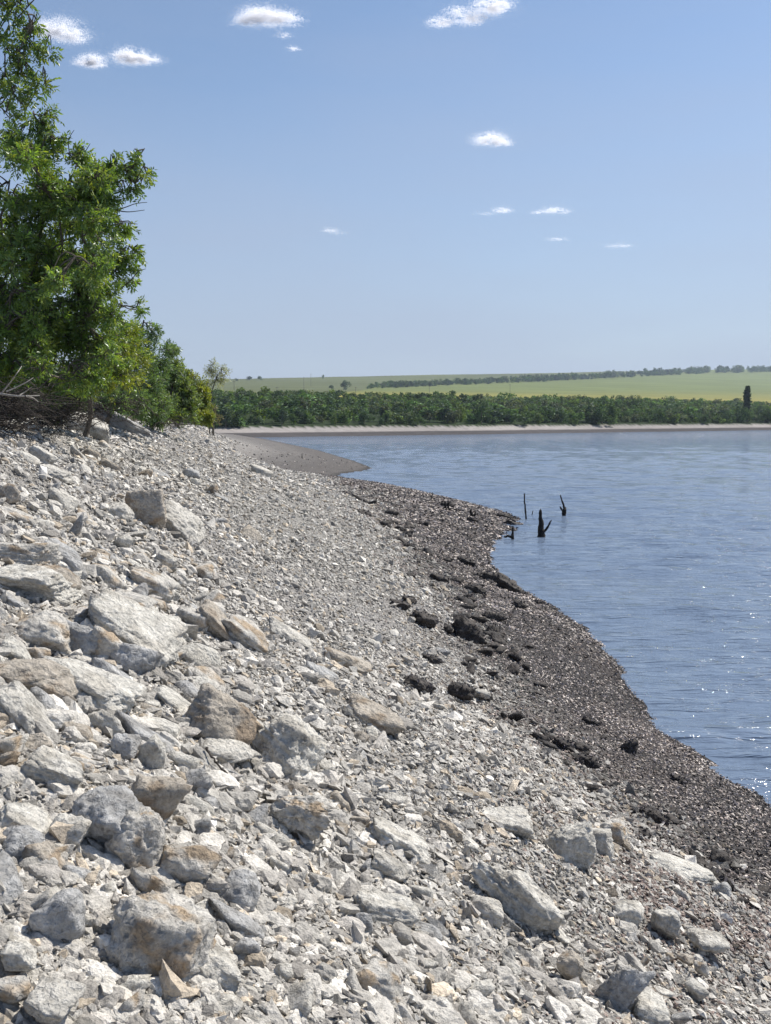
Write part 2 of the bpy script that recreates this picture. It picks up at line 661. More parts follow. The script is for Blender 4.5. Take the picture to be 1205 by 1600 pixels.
def far_z(x, y):
    t = (x - P0[0]) * _n[0] + (y - P0[1]) * _n[1]
    t = t + 5 * fbm2(x, y, 0.02, 3, 61) + 1.2 * fbm2(x, y, 0.12, 3, 63)
    along = (x - P0[0]) * _d[0] + (y - P0[1]) * _d[1]
    top = 66 + (np.clip(along, -200, 3200) - 658) * 0.043
    z = np.interp(t, [-60, 0, 8, 10.6, 12.0, 120, 1200, 3500], [-6, 0, 0.95, 1.55, 2.2, 11.0, 0, 0])
    u = np.clip((t - 120) / 1080.0, 0, None)
    hill = 11.0 + (top - 11.0) * (1.12 * u - 0.12 * u * u)
    hill = np.where(u > 1, top - (u - 1) * 30, hill)
    return np.where(t > 120, hill + 1.2 * fbm2(x, y, 0.006, 3, 65) * smooth(0, 0.2, u), z), t


def far_hit(u, v, lift=0.0):
    d = ray(u, v)
    t = np.exp(np.linspace(math.log(150), math.log(3200), 2000))
    z, _ = far_z(d[0] * t, t)
    b = np.nonzero(CAM_H + d[2] * t < z)[0]
    k = b[0] if len(b) else int(np.argmax(z / t))
    return np.array((d[0] * t[k], t[k], z[k]))


fx, fy, ff = polar_grid(0, 0, R(-40), R(40), 420, 130, 3300, 640)
fz, ft = far_z(fx, fy)


def hedge_v(u):
    return np.interp(u, [560, 700, 850, 1000, 1110, 1205, 1400], [604, 598, 591.5, 584, 578.5, 577, 572])


# crops of the fields by where they lie: u is the bearing, so field edges are real lines on the hill
HA, HB = far_hit(575, 602)[:2], far_hit(1040, 582.5)[:2]
side = (fx - HA[0]) * (HB[1] - HA[1]) - (fy - HA[1]) * (HB[0] - HA[0])      # > 0 : the near, yellow side of the hedgerow
GA, GB = far_hit(545, 612)[:2], far_hit(600, 600)[:2]
east = (fx - GA[0]) * (GB[1] - GA[1]) - (fy - GA[1]) * (GB[0] - GA[0])
n = fbm2(fx, fy, 0.004, 4, 71)[:, None]
grass = np.array((0.120, 0.135, 0.062)) * (1 + 0.25 * n)
yell = np.array((0.255, 0.228, 0.058)) * (1 + 0.15 * n)
green = np.array((0.150, 0.178, 0.062)) * (1 + 0.15 * n)
band = smooth(170, 620, ft)[:, None]
near_f = yell * (1 - band) + green * band
isn = (smooth(-2000, 2000, side) * smooth(-600, 600, east))[:, None]
fc = grass * (1 - isn) + near_f * isn
fc = np.where((ft < 135)[:, None], np.array((0.03, 0.045, 0.02)), fc)
pale_b = smooth(6.0, 7.4, ft)[:, None]
beach_c = np.array((0.078, 0.072, 0.072)) * (1 - pale_b) + pale_b * np.array((0.29, 0.268, 0.255))
fc = np.where((ft < 11.2)[:, None], beach_c, fc)
hill = mesh_from('hill', np.stack((fx, fy, fz), 1), ff[(fz[ff] > -2.5).any(1)][:, ::-1], M_FIELD, fc, True)
tag(hill, 'far bank rising to grassy and yellow fields under the skyline', kind='structure')

# ------------------------------------------------------------------ the lake
wx, wy, wf = polar_grid(0, -1.6, R(-46), R(46), 420, 4.0, 520, 900)
_wd = np.hypot(wx, wy + 1.6)
wz = np.zeros_like(wx)
wr = np.random.default_rng(5)
for k in range(34):
    lam = math.exp(wr.uniform(math.log(0.28), math.log(2.2)))
    th = wr.normal(R(80), R(19))
    q = 2 * np.pi / lam
    fade = smooth(lam * 110, lam * 40, _wd)
    wz += fade * 0.0050 * lam ** 0.75 * np.sin(q * (np.cos(th) * wx + np.sin(th) * wy) + wr.uniform(0, 6.3) + 1.5 * np.sin(0.21 * wx + k) + 1.2 * np.sin(0.17 * wy + 2 * k))
wz *= 0.55 + 0.9 * smooth(-0.5, 0.6, fbm2(wx, wy * 1.6, 0.16, 3, 77))
lake = mesh_from('water', np.stack((wx, wy, wz), 1), wf[:, ::-1], M_WATER, None, True)
tag(lake, 'blue rippled lake water', kind='structure')


# ------------------------------------------------------------------ rocks
def rock_mesh(seed, sub, sharp=16, boxy=0.5, planes=12, rough=0.06, strata=0.0, pits=0.0):
    """unit rock (about -1..1): a chipped polyhedron, roughened"""
    rg = np.random.default_rng(seed)
    D, F = ico(sub)
    n = unit(rg.normal(size=(planes, 3)))
    d = rg.uniform(0.78, 1.2, planes)
    ax = np.array([(1, 0, 0), (-1, 0, 0), (0, 1, 0), (0, -1, 0), (0, 0, 1), (0, 0, -1)], dtype=float)
    ax = unit(ax + rg.normal(0, 0.16 + 0.25 * (1 - boxy), ax.shape))
    n = np.concatenate((n, ax))
    d = np.concatenate((d, rg.uniform(0.72, 0.95, 6)))
    q = np.maximum(D @ n.T, 0) / d[None]
    r = (q ** sharp).sum(1) ** (-1.0 / sharp)
    P = D * r[:, None]
    off = rg.uniform(-50, 50, 3)
    P = P * (1 + rough * 1.6 * fbm(P * 1.7 + off, 3, seed % 97))[:, None]
    if sub >= 3:
        rd = 1 - np.abs(fbm(P * 3.2 + off, 4, seed % 89 + 3))
        P = P * (1 + rough * 2.0 * (rd - 0.8) + rough * 0.7 * fbm(P * 8 + off, 3, seed % 83 + 7))[:, None]
    if sub >= 4:
        rd = 1 - np.abs(fbm(P * np.array((5.5, 5.5, 8.0)) + off, 3, seed % 61 + 3))
        P = P * (1 + rough * 0.9 * (rd - 0.85) + rough * 0.35 * noise3(P * 22 + off, seed % 53))[:, None]
    if strata:
        s = fbm(np.stack((P[:, 0] * 0.3, P[:, 1] * 0.3, P[:, 2] * 7), 1) + off, 3, seed % 79)
        P[:, :2] *= (1 + strata * s)[:, None]
    if pits:
        for _ in range(26):
            c = unit(rg.normal(size=3))
            a = np.arccos(np.clip(D @ c, -1, 1))
            wd = rg.uniform(0.10, 0.24)
            P *= (1 - pits * np.exp(-(a / wd) ** 4))[:, None]
    return P, F


TINT = {
    'pale': ((0.54, 0.515, 0.465), (0.42, 0.395, 0.35)),
    'white': ((0.60, 0.575, 0.52), (0.49, 0.46, 0.405)),
    'grey': ((0.44, 0.435, 0.425), (0.32, 0.31, 0.295)),
    'tan': ((0.53, 0.505, 0.46), (0.42, 0.33, 0.235)),
    'brown': ((0.44, 0.395, 0.335), (0.31, 0.245, 0.18)),
    'dark': ((0.085, 0.074, 0.066), (0.040, 0.036, 0.035)),
}


def rock_colour(P, tint, seed):
    a, b = (np.array(q) * (1.10 if tint != 'dark' else 1.0) for q in TINT[tint])
    s = fbm(P * 1.5 + seed * 0.37, 4, seed % 71)
    m = smooth(0.0, 0.38, s)[:, None]
    c = a * (1 - m) + b * m
    if tint != 'dark':
        sp = smooth(0.30, 0.55, fbm(P * 4.5 + seed, 3, seed % 67))[:, None]
        c = c * (1 - 0.35 * sp) + 0.35 * sp * np.array((0.20, 0.185, 0.165))
    return c


def put_rock(name, u, v, L, T, roll, label, tint='pale', deep=0.8, yaw=0.0, lean=0.0, sub=4, sink=0.32, group=None, cat='rock', mat=None, seed=None, **kw):
    """a rock of about L x T photo pixels, its long side dipping `roll` degrees to the right, bedded in the slope at pixel (u, v)"""
    seed = seed if seed is not None else int(u * 7 + v * 13)
    p = hit(u, v + 0.3 * T)
    s = p[1] / FPX
    dims = np.array((L, deep * L, T)) * s * 0.5 * 1.1
    P, F = rock_mesh(seed, sub, **kw)
    c = rock_colour(P, tint, seed)
    P = P * dims
    M = (Matrix.Rotation(R(roll), 3, 'Y') @ Matrix.Rotation(R(lean), 3, 'X') @ Matrix.Rotation(R(yaw), 3, 'Z'))
    P = P @ np.array(M).T
    o = mesh_from(name, P, F, mat or M_ROCK, c, True)
    o.location = (p[0], p[1] + dims[1] * 0.25, p[2] + dims[2] * (0.9 - 2 * sink))
    return tag(o, label, cat, group)


SLAB = dict(sharp=22, boxy=0.75, planes=9, rough=0.075, strata=0.12)
BLOCK = dict(sharp=22, boxy=0.5, planes=12, rough=0.085, strata=0.05)
ROUND = dict(sharp=11, boxy=0.4, planes=16, rough=0.075)

put_rock('limestone_rock', 245, 1462, 150, 145, 18, 'large pale block with a tan stained top, low at the left of the slope', 'tan', 0.85, 12, -24, 5, 0.32, **BLOCK)
put_rock('limestone_rock', 310, 1500, 120, 60, 36, 'pale sloping slab leaning on the right side of the tan stained block', 'pale', 0.8, 5, 0, 5, 0.25, **SLAB)
put_rock('limestone_rock', 168, 1283, 125, 90, 6, 'rounded blue grey boulder, higher one of the pair at the left', 'grey', 0.9, 0, 0, 5, 0.15, **ROUND)
put_rock('limestone_rock', 212, 1322, 100, 112, 16, 'rounded grey boulder with a tan face, lower one of the pair at the left', 'tan', 0.8, 20, -8, 5, 0.15, **ROUND)
put_rock('limestone_rock', 236, 1258, 80, 84, 20, 'upright brown faced block standing behind the grey boulder pair', 'brown', 0.7, 10, 10, 4, 0.15, **BLOCK)
put_rock('limestone_rock', 282, 1352, 88, 62, 14, 'squat grey brown block right below the grey boulder pair', 'tan', 0.8, 0, 0, 4, 0.2, **BLOCK)
put_rock('limestone_rock', 92, 1442, 82, 92, 8, 'dull grey rounded stone left of the tan stained block', 'grey', 0.8, 0, 0, 4, 0.15, **ROUND)
put_rock('limestone_rock', 58, 1340, 62, 46, 12, 'brownish lump in the rubble left of the grey boulder pair', 'brown', 0.9, 0, 0, 4, 0.2, **BLOCK)
put_rock('limestone_rock', 100, 1302, 66, 50, 10, 'pale angular stone touching the left side of the grey boulder pair', 'white', 0.9, 0, 0, 4, 0.2, **BLOCK)
put_rock('limestone_rock', 32, 1318, 74, 52, 4, 'flat grey stone at the photo edge beside the brownish lump', 'grey', 0.9, 0, 0, 4, 0.2, **ROUND)
put_rock('limestone_rock', 338, 1134, 110, 88, 22, 'brown faced wedge rock perched over a flat slab', 'brown', 0.7, 15, -14, 5, 0.1, **BLOCK)
put_rock('limestone_rock', 346, 1178, 95, 30, 7, 'thin flat slab under the brown faced wedge rock, driftwood stick beside it', 'pale', 0.8, 0, 8, 4, 0.05, **SLAB)
put_rock('limestone_rock', 384, 1140, 70, 48, 42, 'narrow tan slab leaning on the wedge rock from the right', 'tan', 0.6, 0, 0, 4, 0.2, **SLAB)
put_rock('limestone_rock', 446, 1166, 118, 88, 36, 'large white bedrock lump right of the brown faced wedge rock', 'white', 0.9, 0, 0, 5, 0.25, **BLOCK)
put_rock('limestone_rock', 136, 1082, 165, 48, 24, 'long white slab tipped over a deep dark hollow', 'white', 0.6, 0, 6, 5, -0.05, **SLAB)
put_rock('limestone_rock', 30, 1058, 100, 48, 4, 'brown faced slab at the photo edge beside the long white slab', 'brown', 0.8, 0, 0, 4, 0.15, **SLAB)
put_rock('limestone_rock', 168, 1068, 76, 42, 38, 'grey flat slab stacked on the upper end of the long white slab', 'grey', 0.5, 0, -10, 4, 0.1, **SLAB)
put_rock('limestone_rock', 34, 1118, 112, 36, 46, 'narrow slab leaning steeply below the brown faced edge slab', 'pale', 0.6, 0, 0, 4, 0.1, **SLAB)
put_rock('limestone_rock', 196, 1000, 165, 62, 32, 'broad white tilted slab above the long white slab', 'white', 0.7, 0, 0, 5, 0.15, **SLAB)
put_rock('limestone_rock', 166, 1014, 58, 44, 20, 'tan block face under the broad white tilted slab', 'tan', 0.8, 0, 0, 4, 0.2, **BLOCK)
put_rock('limestone_rock', 210, 1034, 64, 50, 24, 'grey block at the foot of the broad white tilted slab', 'grey', 0.8, 0, -15, 4, 0.15, **BLOCK)
put_rock('limestone_rock', 64, 992, 86, 48, 14, 'tan brown boulder near the left edge left of the broad white slab', 'tan', 0.8, 0, 0, 4, 0.2, **BLOCK)
put_rock('limestone_rock', 126, 1004, 56, 56, 26, 'upright grey stone wedged against the tan brown boulder', 'grey', 0.6, 0, 0, 4, 0.15, **BLOCK)
put_rock('limestone_rock', 46, 912, 120, 50, 8, 'wide pale ledge slab at the left edge, lower of two stacked slabs', 'white', 0.8, 0, 0, 5, 0.15, **SLAB)
put_rock('limestone_rock', 30, 872, 92, 42, 6, 'wide pale ledge slab at the left edge, upper of two stacked slabs', 'tan', 0.8, 0, 0, 5, 0.15, **SLAB)
put_rock('limestone_rock', 100, 880, 82, 32, 40, 'pitted grey slab tilted against the two stacked edge slabs', 'grey', 0.5, 0, 0, 4, 0.1, **SLAB)
put_rock('limestone_rock', 82, 916, 72, 46, 18, 'dark pitted boulder at the end of the lower stacked edge slab', 'brown', 0.8, 0, 0, 4, 0.15, **ROUND)
put_rock('limestone_rock', 340, 990, 92, 30, 42, 'dark thin slab of the tilted pair in the middle slope', 'brown', 0.7, 0, 0, 4, 0.05, **SLAB)
put_rock('limestone_rock', 386, 1004, 92, 32, 40, 'second thin slab of the tilted pair, just right of the dark one', 'tan', 0.7, 0, 0, 4, 0.05, **SLAB)
put_rock('limestone_rock', 300, 972, 56, 40, 22, 'pale pitted block touching the upper end of the tilted slab pair', 'tan', 0.8, 0, 0, 4, 0.15, **BLOCK)
put_rock('limestone_rock', 452, 998, 80, 22, 34, 'long pale slab with a dark underside near the finer gravel', 'pale', 0.7, 0, 0, 4, 0.0, **SLAB)
put_rock('limestone_rock', 228, 800, 62, 62, 8, 'square boulder with a dark shaded face on the upper slope', 'brown', 0.8, 25, 0, 5, 0.15, **BLOCK)  # brown tint also carries the shade on its front left face
put_rock('limestone_rock', 272, 818, 90, 46, 40, 'pale ramp shaped rock sloping down from the square boulder', 'pale', 0.8, 0, 0, 5, 0.2, **BLOCK)
put_rock('limestone_rock', 186, 800, 46, 24, 20, 'small wedge stone just left of the square boulder', 'pale', 0.9, 0, 0, 4, 0.2, **BLOCK)
put_rock('limestone_rock', 176, 664, 125, 27, 31, 'big grey slab lying tilted at the foot of the trees', 'grey', 0.4, 0, 6, 5, 0.0, **SLAB)
put_rock('limestone_rock', 140, 676, 58, 34, 16, 'pale block tucked under the left end of the big tilted slab', 'pale', 0.8, 0, 0, 4, 0.1, **BLOCK)
put_rock('limestone_rock', 64, 716, 44, 24, 32, 'pale slab standing at the edge of the dark brush', 'pale', 0.6, 0, 0, 4, 0.05, **SLAB)
put_rock('limestone_rock', 84, 742, 62, 20, 22, 'low flat slab below the pale slab by the brush', 'pale', 0.8, 0, 0, 4, 0.1, **SLAB)
put_rock('limestone_rock', 12, 772, 30, 36, 5, 'brown pitted stone at the left edge of the upper slope', 'brown', 0.8, 0, 0, 4, 0.2, **ROUND)
put_rock('limestone_rock', 298, 742, 26, 20, 10, 'small stone beside a black hollow on the upper slope', 'grey', 0.8, 0, 0, 3, 0.1, **BLOCK)
put_rock('limestone_rock', 406, 738, 34, 14, 26, 'low slab on the upper crest above the dark spit', 'pale', 0.8, 0, 0, 3, 0.1, **SLAB)
put_rock('porous_rock', 466, 1290, 92, 64, 10, 'tan sponge like rock full of round holes', 'tan', 0.7, 0, 0, 6, -0.05, sharp=8, boxy=0.4, planes=14, rough=0.10, pits=0.3)
put_rock('limestone_rock', 604, 1432, 95, 46, 16, 'flat smooth pale slab below the middle of the slope', 'white', 0.8, 0, 4, 5, 0.1, **SLAB)
put_rock('limestone_rock', 566, 1450, 36, 40, 20, 'grey stone under the left end of the flat smooth slab', 'grey', 0.8, 0, 0, 4, 0.1, **BLOCK)
put_rock('limestone_rock', 606, 1364, 66, 32, 30, 'thin layered slab with a black gap under it', 'pale', 0.7, 0, 0, 4, 0.0, **SLAB)
put_rock('limestone_rock', 626, 1322, 120, 42, 36, 'smooth cream bedrock lying above the thin layered slab', 'white', 0.6, 0, 0, 5, 0.3, **BLOCK)
put_rock('limestone_rock', 592, 1544, 74, 54, 16, 'grey tan wedge stone at the middle of the bottom edge', 'tan', 0.8, 0, 0, 4, 0.1, **BLOCK)
put_rock('limestone_rock', 814, 1415, 150, 66, 40, 'long pale bedrock ledge with a dark overhang facing left', 'white', 0.6, 8, -10, 5, 0.05, **BLOCK)
put_rock('limestone_rock', 764, 1424, 56, 40, 22, 'rounded pale stone set against the left side of the ledge', 'pale', 0.9, 0, 0, 4, 0.2, **ROUND)
put_rock('limestone_rock', 900, 1330, 74, 72, 12, 'blocky pale boulder with a dark hollow face among mussels', 'white', 0.8, 10, 0, 5, 0.1, **BLOCK)
put_rock('limestone_rock', 932, 1316, 54, 40, 16, 'pale block touching the right side of the blocky boulder', 'pale', 0.8, 0, 0, 4, 0.15, **BLOCK)
put_rock('limestone_rock', 960, 1306, 44, 40, 16, 'grey brown block, third in the row right of the blocky boulder', 'tan', 0.8, 0, 0, 4, 0.15, **BLOCK)
put_rock('limestone_rock', 790, 1290, 90, 30, 8, 'yellowish cream slab with dark mussels under its edge', 'white', 0.8, 0, 0, 5, 0.1, **SLAB)
put_rock('limestone_rock', 982, 1430, 50, 36, 14, 'white pointed stone in the shell litter', 'white', 0.9, 0, 0, 4, 0.15, **BLOCK)
put_rock('limestone_rock', 1040, 1442, 46, 40, 14, 'grey fronted stone right of the white pointed stone', 'pale', 0.8, 0, 0, 4, 0.15, **BLOCK)
put_rock('limestone_rock', 964, 1556, 58, 62, 30, 'pitted grey block near the bottom edge right of centre', 'grey', 0.7, 0, 0, 5, 0.1, **BLOCK)
put_rock('limestone_rock', 890, 1512, 44, 40, 20, 'dark faced round stone below the end of the long ledge', 'brown', 0.8, 0, 0, 4, 0.1, **ROUND)
put_rock('limestone_rock', 1018, 1580, 70, 36, 10, 'pale flat bedrock at the bottom edge beside the pitted grey block', 'white', 0.9, 0, 0, 4, 0.25, **SLAB)
put_rock('limestone_rock', 1070, 1360, 110, 20, 20, 'low layered slab running along the edge of the mussel band', 'white', 0.5, 0, 0, 4, 0.15, **SLAB)
put_rock('limestone_rock', 1110, 1474, 56, 30, 14, 'pale stone at the right below the mussel band', 'pale', 0.9, 0, 0, 4, 0.15, **BLOCK)
put_rock('limestone_rock', 582, 1124, 90, 30, 30, 'dark slab tilted in the gravel right of the white bedrock lump', 'brown', 0.7, 0, 0, 4, 0.05, **SLAB)
put_rock('limestone_rock', 545, 1042, 84, 24, 22, 'dark roofed slab over a black hollow in the middle gravel', 'brown', 0.7, 0, 0, 4, 0.0, **SLAB)
put_rock('limestone_rock', 500, 1058, 60, 26, 36, 'grey slab end just below the dark roofed slab', 'grey', 0.6, 0, 0, 4, 0.1, **SLAB)
put_rock('limestone_rock', 82, 1214, 100, 52, 22, 'white sloping slab in the left rubble above the grey boulder pair', 'white', 0.8, 0, 0, 5, 0.15, **SLAB)
put_rock('limestone_rock', 30, 1290, 88, 36, 26, 'cream slab at the left edge above the flat grey edge stone', 'white', 0.8, 0, 0, 4, 0.15, **SLAB)
put_rock('limestone_rock', 240, 1186, 44, 62, 24, 'upright jagged white stone below the long white slab', 'white', 0.8, 0, 10, 4, 0.1, **BLOCK)
put_rock('limestone_rock', 192, 1172, 46, 40, 10, 'dull grey stone left of the upright jagged white stone', 'grey', 0.8, 0, 0, 4, 0.15, **BLOCK)
put_rock('limestone_rock', 132, 1208, 34, 34, 10, 'small pinkish stone right of the white sloping slab', 'tan', 0.8, 0, 0, 4, 0.15, **ROUND)
put_rock('limestone_rock', 374, 1400, 66, 52, 16, 'dark mottled lump in the rubble right of the squat block', 'grey', 0.8, 0, 0, 4, 0.2, **ROUND)
put_rock('limestone_rock', 28, 1500, 54, 42, 18, 'white angular stone in the bottom left corner', 'white', 0.9, 0, 0, 4, 0.15, **BLOCK)
put_rock('limestone_rock', 76, 1570, 84, 42, 16, 'pale flat stone at the bottom edge in the left corner', 'pale', 0.9, 0, 0, 4, 0.15, **SLAB)
put_rock('limestone_rock', 384, 1486, 40, 36, 10, 'rounded grey stone right of the sloping slab at lower left', 'grey', 0.9, 0, 0, 4, 0.15, **ROUND)
put_rock('limestone_rock', 258, 880, 40, 24, 26, 'pale slab on the slope right of the pitted tilted slab', 'pale', 0.8, 0, 0, 4, 0.1, **SLAB)
put_rock('limestone_rock', 236, 920, 66, 34, 24, 'dark faced wedge slab below the ramp shaped rock', 'tan', 0.7, 0, 0, 4, 0.1, **SLAB)
put_rock('limestone_rock', 200, 946, 84, 30, 10, 'layered tan slab above the broad white tilted slab', 'tan', 0.7, 0, 0, 4, 0.1, **SLAB)
put_rock('limestone_rock', 1130, 1394, 30, 26, 12, 'grey stone half buried in the mussel band at right', 'grey', 0.9, 0, 0, 3, 0.15, **ROUND)

# the mid sized rocks nothing in particular tells apart: copies of a few shapes
protos = []
for k in range(14):
    st = (SLAB, BLOCK, SLAB, ROUND)[k % 4]
    tint = ('pale', 'white', 'tan', 'grey', 'white', 'pale', 'brown')[k % 7]
    P, F = rock_mesh(900 + k, 3, **st)
    P = P * np.array((1, 0.8, (0.38, 0.7, 0.48, 0.75)[k % 4]))
    me_o = mesh_from('limestone_rock', P, F, M_ROCK, rock_colour(P, tint, 900 + k), True)
    protos.append(me_o)
taken = [(o.location.x, o.location.y, max(o.dimensions) * 0.5) for o in COL.objects if o.name.startswith(('limestone_rock', 'porous')) and o not in protos]
taken.append((*hit(268, 1535)[:2], 0.12))
cg = np.random.default_rng(23)
zones = [   # u range, v range, how many, half size in metres, label, group
    ((0, 330), (850, 1240), 60, (0.06, 0.15), 'mid sized pale rock in the coarse scree on the left slope', 'rocks of the left scree'),
    ((0, 470), (1240, 1600), 40, (0.035, 0.085), 'fist to head sized pale rock in the near rubble at lower left', 'rocks of the near left rubble'),
    ((470, 1150), (1290, 1600), 40, (0.03, 0.07), 'pale stone in the near rubble at lower right', 'rocks of the near right rubble'),
    ((20, 420), (690, 850), 40, (0.08, 0.2), 'pale stone lying on the upper slope below the trees', 'rocks of the upper slope'),
    ((330, 760), (960, 1290), 36, (0.045, 0.10), 'grey white stone in the finer gravel of the middle slope', 'rocks of the middle slope'),
]
first = [True] * len(protos)
for (ur, vr, cnt, sr, lab, grp) in zones:
    done = tries = 0
    while done < cnt and tries < cnt * 12:
        tries += 1
        u, v = cg.uniform(*ur), cg.uniform(*vr)
        p = hit(u, v)
        s = 0.85 * math.exp(cg.uniform(math.log(sr[0]), math.log(sr[1])))
        if any((p[0] - a) ** 2 + (p[1] - b) ** 2 < (0.55 * r + s) ** 2 for a, b, r in taken):
            continue
        taken.append((p[0], p[1], s))
        k = int(cg.integers(len(protos)))
        o = protos[k] if first[k] else protos[k].copy()
        if not first[k]:
            COL.objects.link(o)
        first[k] = False
        o.scale = (s * cg.uniform(0.9, 1.25), s * cg.uniform(0.75, 1.1), s * cg.uniform(0.65, 1.0))
        o.rotation_euler = (cg.normal(0, 0.3), R(26) + cg.normal(0, 0.25), cg.uniform(-0.7, 0.7) + (math.pi if cg.random() < 0.5 else 0))
        if cg.random() < 0.5:
            o.rotation_euler.y -= R(52) * (1 if abs(o.rotation_euler.z) > 2 else 0)
        o.location = (p[0], p[1], p[2] + s * 0.08)
        tag(o, lab, 'rock', grp)
        done += 1
for k, fl in enumerate(first):
    if fl:
        bpy.data.objects.remove(protos[k])


# ------------------------------------------------------------------ rubble, gravel and mussel shells (past counting)
def scatter(n, rg, r0, r1, a0=-42, a1=42):
    a = np.radians(rg.uniform(a0, a1, n))
    r = np.exp(rg.uniform(math.log(r0), math.log(r1), n))
    return np.sin(a) * r, -0.6 + np.cos(a) * r, r


def build_scatter(name, x, y, size, protos_, tilt, tint_fn, mat, sink, flat=(0.8, 0.55), smooth_shade=False, rg=None, zoff=None, nsl=True):
    n = len(x)
    z = ground_z(x, y)
    nrm = ground_normal(x, y)
    Rm = rot_matrices(n, rg, tilt)
    # tilt to the slope
    up = np.array((0, 0, 1.0))
    v = np.cross(np.broadcast_to(up, nrm.shape), nrm)
    c = nrm[:, 2]
    K = np.zeros((n, 3, 3))
    K[:, 0, 1], K[:, 0, 2], K[:, 1, 0], K[:, 1, 2], K[:, 2, 0], K[:, 2, 1] = -v[:, 2], v[:, 1], v[:, 2], -v[:, 0], -v[:, 1], v[:, 0]
    A = np.eye(3)[None] + K + (K @ K) / (1 + c)[:, None, None]
    Rm = A @ Rm
    sc = np.stack((size * rg.uniform(0.85, 1.3, n), size * rg.uniform(flat[0] * 0.75, flat[0] * 1.2, n), size * rg.uniform(flat[1] * 0.7, flat[1] * 1.4, n)), 1)
    pick = rg.integers(len(protos_), size=n)
    cen = np.stack((x, y, z), 1) + nrm * (size * flat[1] * (1 - sink))[:, None]
    if zoff is not None:
        cen[:, 2] += zoff
    cols = tint_fn(n, rg, x, y, z)
    P = Parts()
    for k, (pv, pf) in enumerate(protos_):
        ids = np.nonzero(pick == k)[0]
        if not len(ids):
            continue
        V = pv[None] * sc[ids][:, None, :]
        V = np.einsum('nij,nvj->nvi', Rm[ids], V) + cen[ids][:, None, :]
        Fk = (pf[None] + (np.arange(len(ids)) * len(pv))[:, None, None]).reshape(-1, pf.shape[1])
        P.add(V.reshape(-1, 3), Fk, np.repeat(cols[ids], len(pv), 0))
    return P.build(name, mat, None, smooth_shade)


def stone_tint(n, rg, x, y, z):
    base = np.array((0.58, 0.55, 0.50))[None] * np.exp(rg.normal(0, 0.22, n))[:, None]
    g = rg.random(n)
    base = np.where((g < 0.20)[:, None], base * np.array((0.72, 0.71, 0.71)), base)
    base = np.where((g > 0.91)[:, None], base * np.array((0.93, 0.84, 0.73)), base)
    base = np.where(((g > 0.80) & (g < 0.84))[:, None], base * 0.5, base)
    dk = smooth(1.0, 0.62, zone_z(x, y, z) + 0.2 * fbm2(x, y, 0.9, 3, 21))
    return base * (1 - 0.62 * dk[:, None] * (rg.random(n) < 0.85)[:, None])


P_SMALL = [rock_mesh(300 + k, 1, sharp=12, boxy=0.5, planes=8, rough=0.12) for k in range(24)]
P_MED = [rock_mesh(400 + k, 2, sharp=12, boxy=0.5, planes=10, rough=0.16) for k in range(20)]
P_TINY = [rock_mesh(500 + k, 0 if False else 1, sharp=10, boxy=0.5, planes=8, rough=0.15) for k in range(6)]
_o = np.array([(1, 0, 0), (-1, 0, 0), (0, 1, 0), (0, -1, 0), (0, 0, 1), (0, 0, -1)], dtype=float)
_of = np.array([(0, 2, 4), (2, 1, 4), (1, 3, 4), (3, 0, 4), (2, 0, 5), (1, 2, 5), (3, 1, 5), (0, 3, 5)])
P_CHIP = []
for k in range(16):
    cgk = np.random.default_rng(700 + k)
    P_CHIP.append((_o * cgk.uniform(0.7, 1.15, (6, 1)) + cgk.normal(0, 0.16, (6, 3)), _of))


def in_shore(x, y, z, lo=-0.05):
    xw, xd, xb, zb = contours(y)
    return (z > lo) & (x > xb - 1.6)


sg = np.random.default_rng(31)
# 1. rubble: fist sized angular stones, dense on the upper left and near the camera
x, y, r = scatter(230000, sg, 1.7, 26, -34, 36)
z = ground_base(x, y)
patch = smooth(0.10, 0.42, fbm2(x, y, 0.42, 4, 95))
coarse = 0.45 * patch * smooth(30, 16, r) + smooth(1.25, 2.2, z + 0.4 * fbm2(x, y, 0.6, 3, 91)) * smooth(14, 5, r) * (0.55 + 0.45 * patch) + 0.35 * smooth(4.6, 3.0, r)
size = 0.0057 * (1 - sg.random(len(x))) ** (-1 / 2.2) * (0.8 + 0.5 * smooth(1.3, 2.4, z)) * (0.85 + 0.05 * r)
size = np.minimum(np.clip(size, 0.006, 0.06), 0.0155 * np.maximum(r, 1))
ok = in_shore(x, y, z, 0.72) & (sg.random(len(x)) < np.clip(0.07 + 0.52 * coarse, 0, 1)) & (size / np.maximum(r, 1) > 0.0024)
P_BIG = [rock_mesh(450 + k, 3, sharp=14 + 6 * (k % 3), boxy=0.45, planes=12, rough=0.13) for k in range(18)]
big = ok & (size / np.maximum(r, 1) > 0.0085)
sml = ok & ~big
build = build_scatter('rubble', x[big], y[big], size[big], P_BIG, 0.35, stone_tint, M_RUBBLE, 0.75, (0.75, 0.48), False, sg)
tag(build, 'larger angular pale limestone rubble on the slope', kind='stuff')
build = build_scatter('rubble', x[sml], y[sml], size[sml], P_SMALL, 0.5, stone_tint, M_RUBBLE, 0.4, (0.8, 0.6), False, sg)
tag(build, 'small angular pale limestone rubble covering the slope', kind='stuff')
print('rubble', big.sum(), sml.sum())

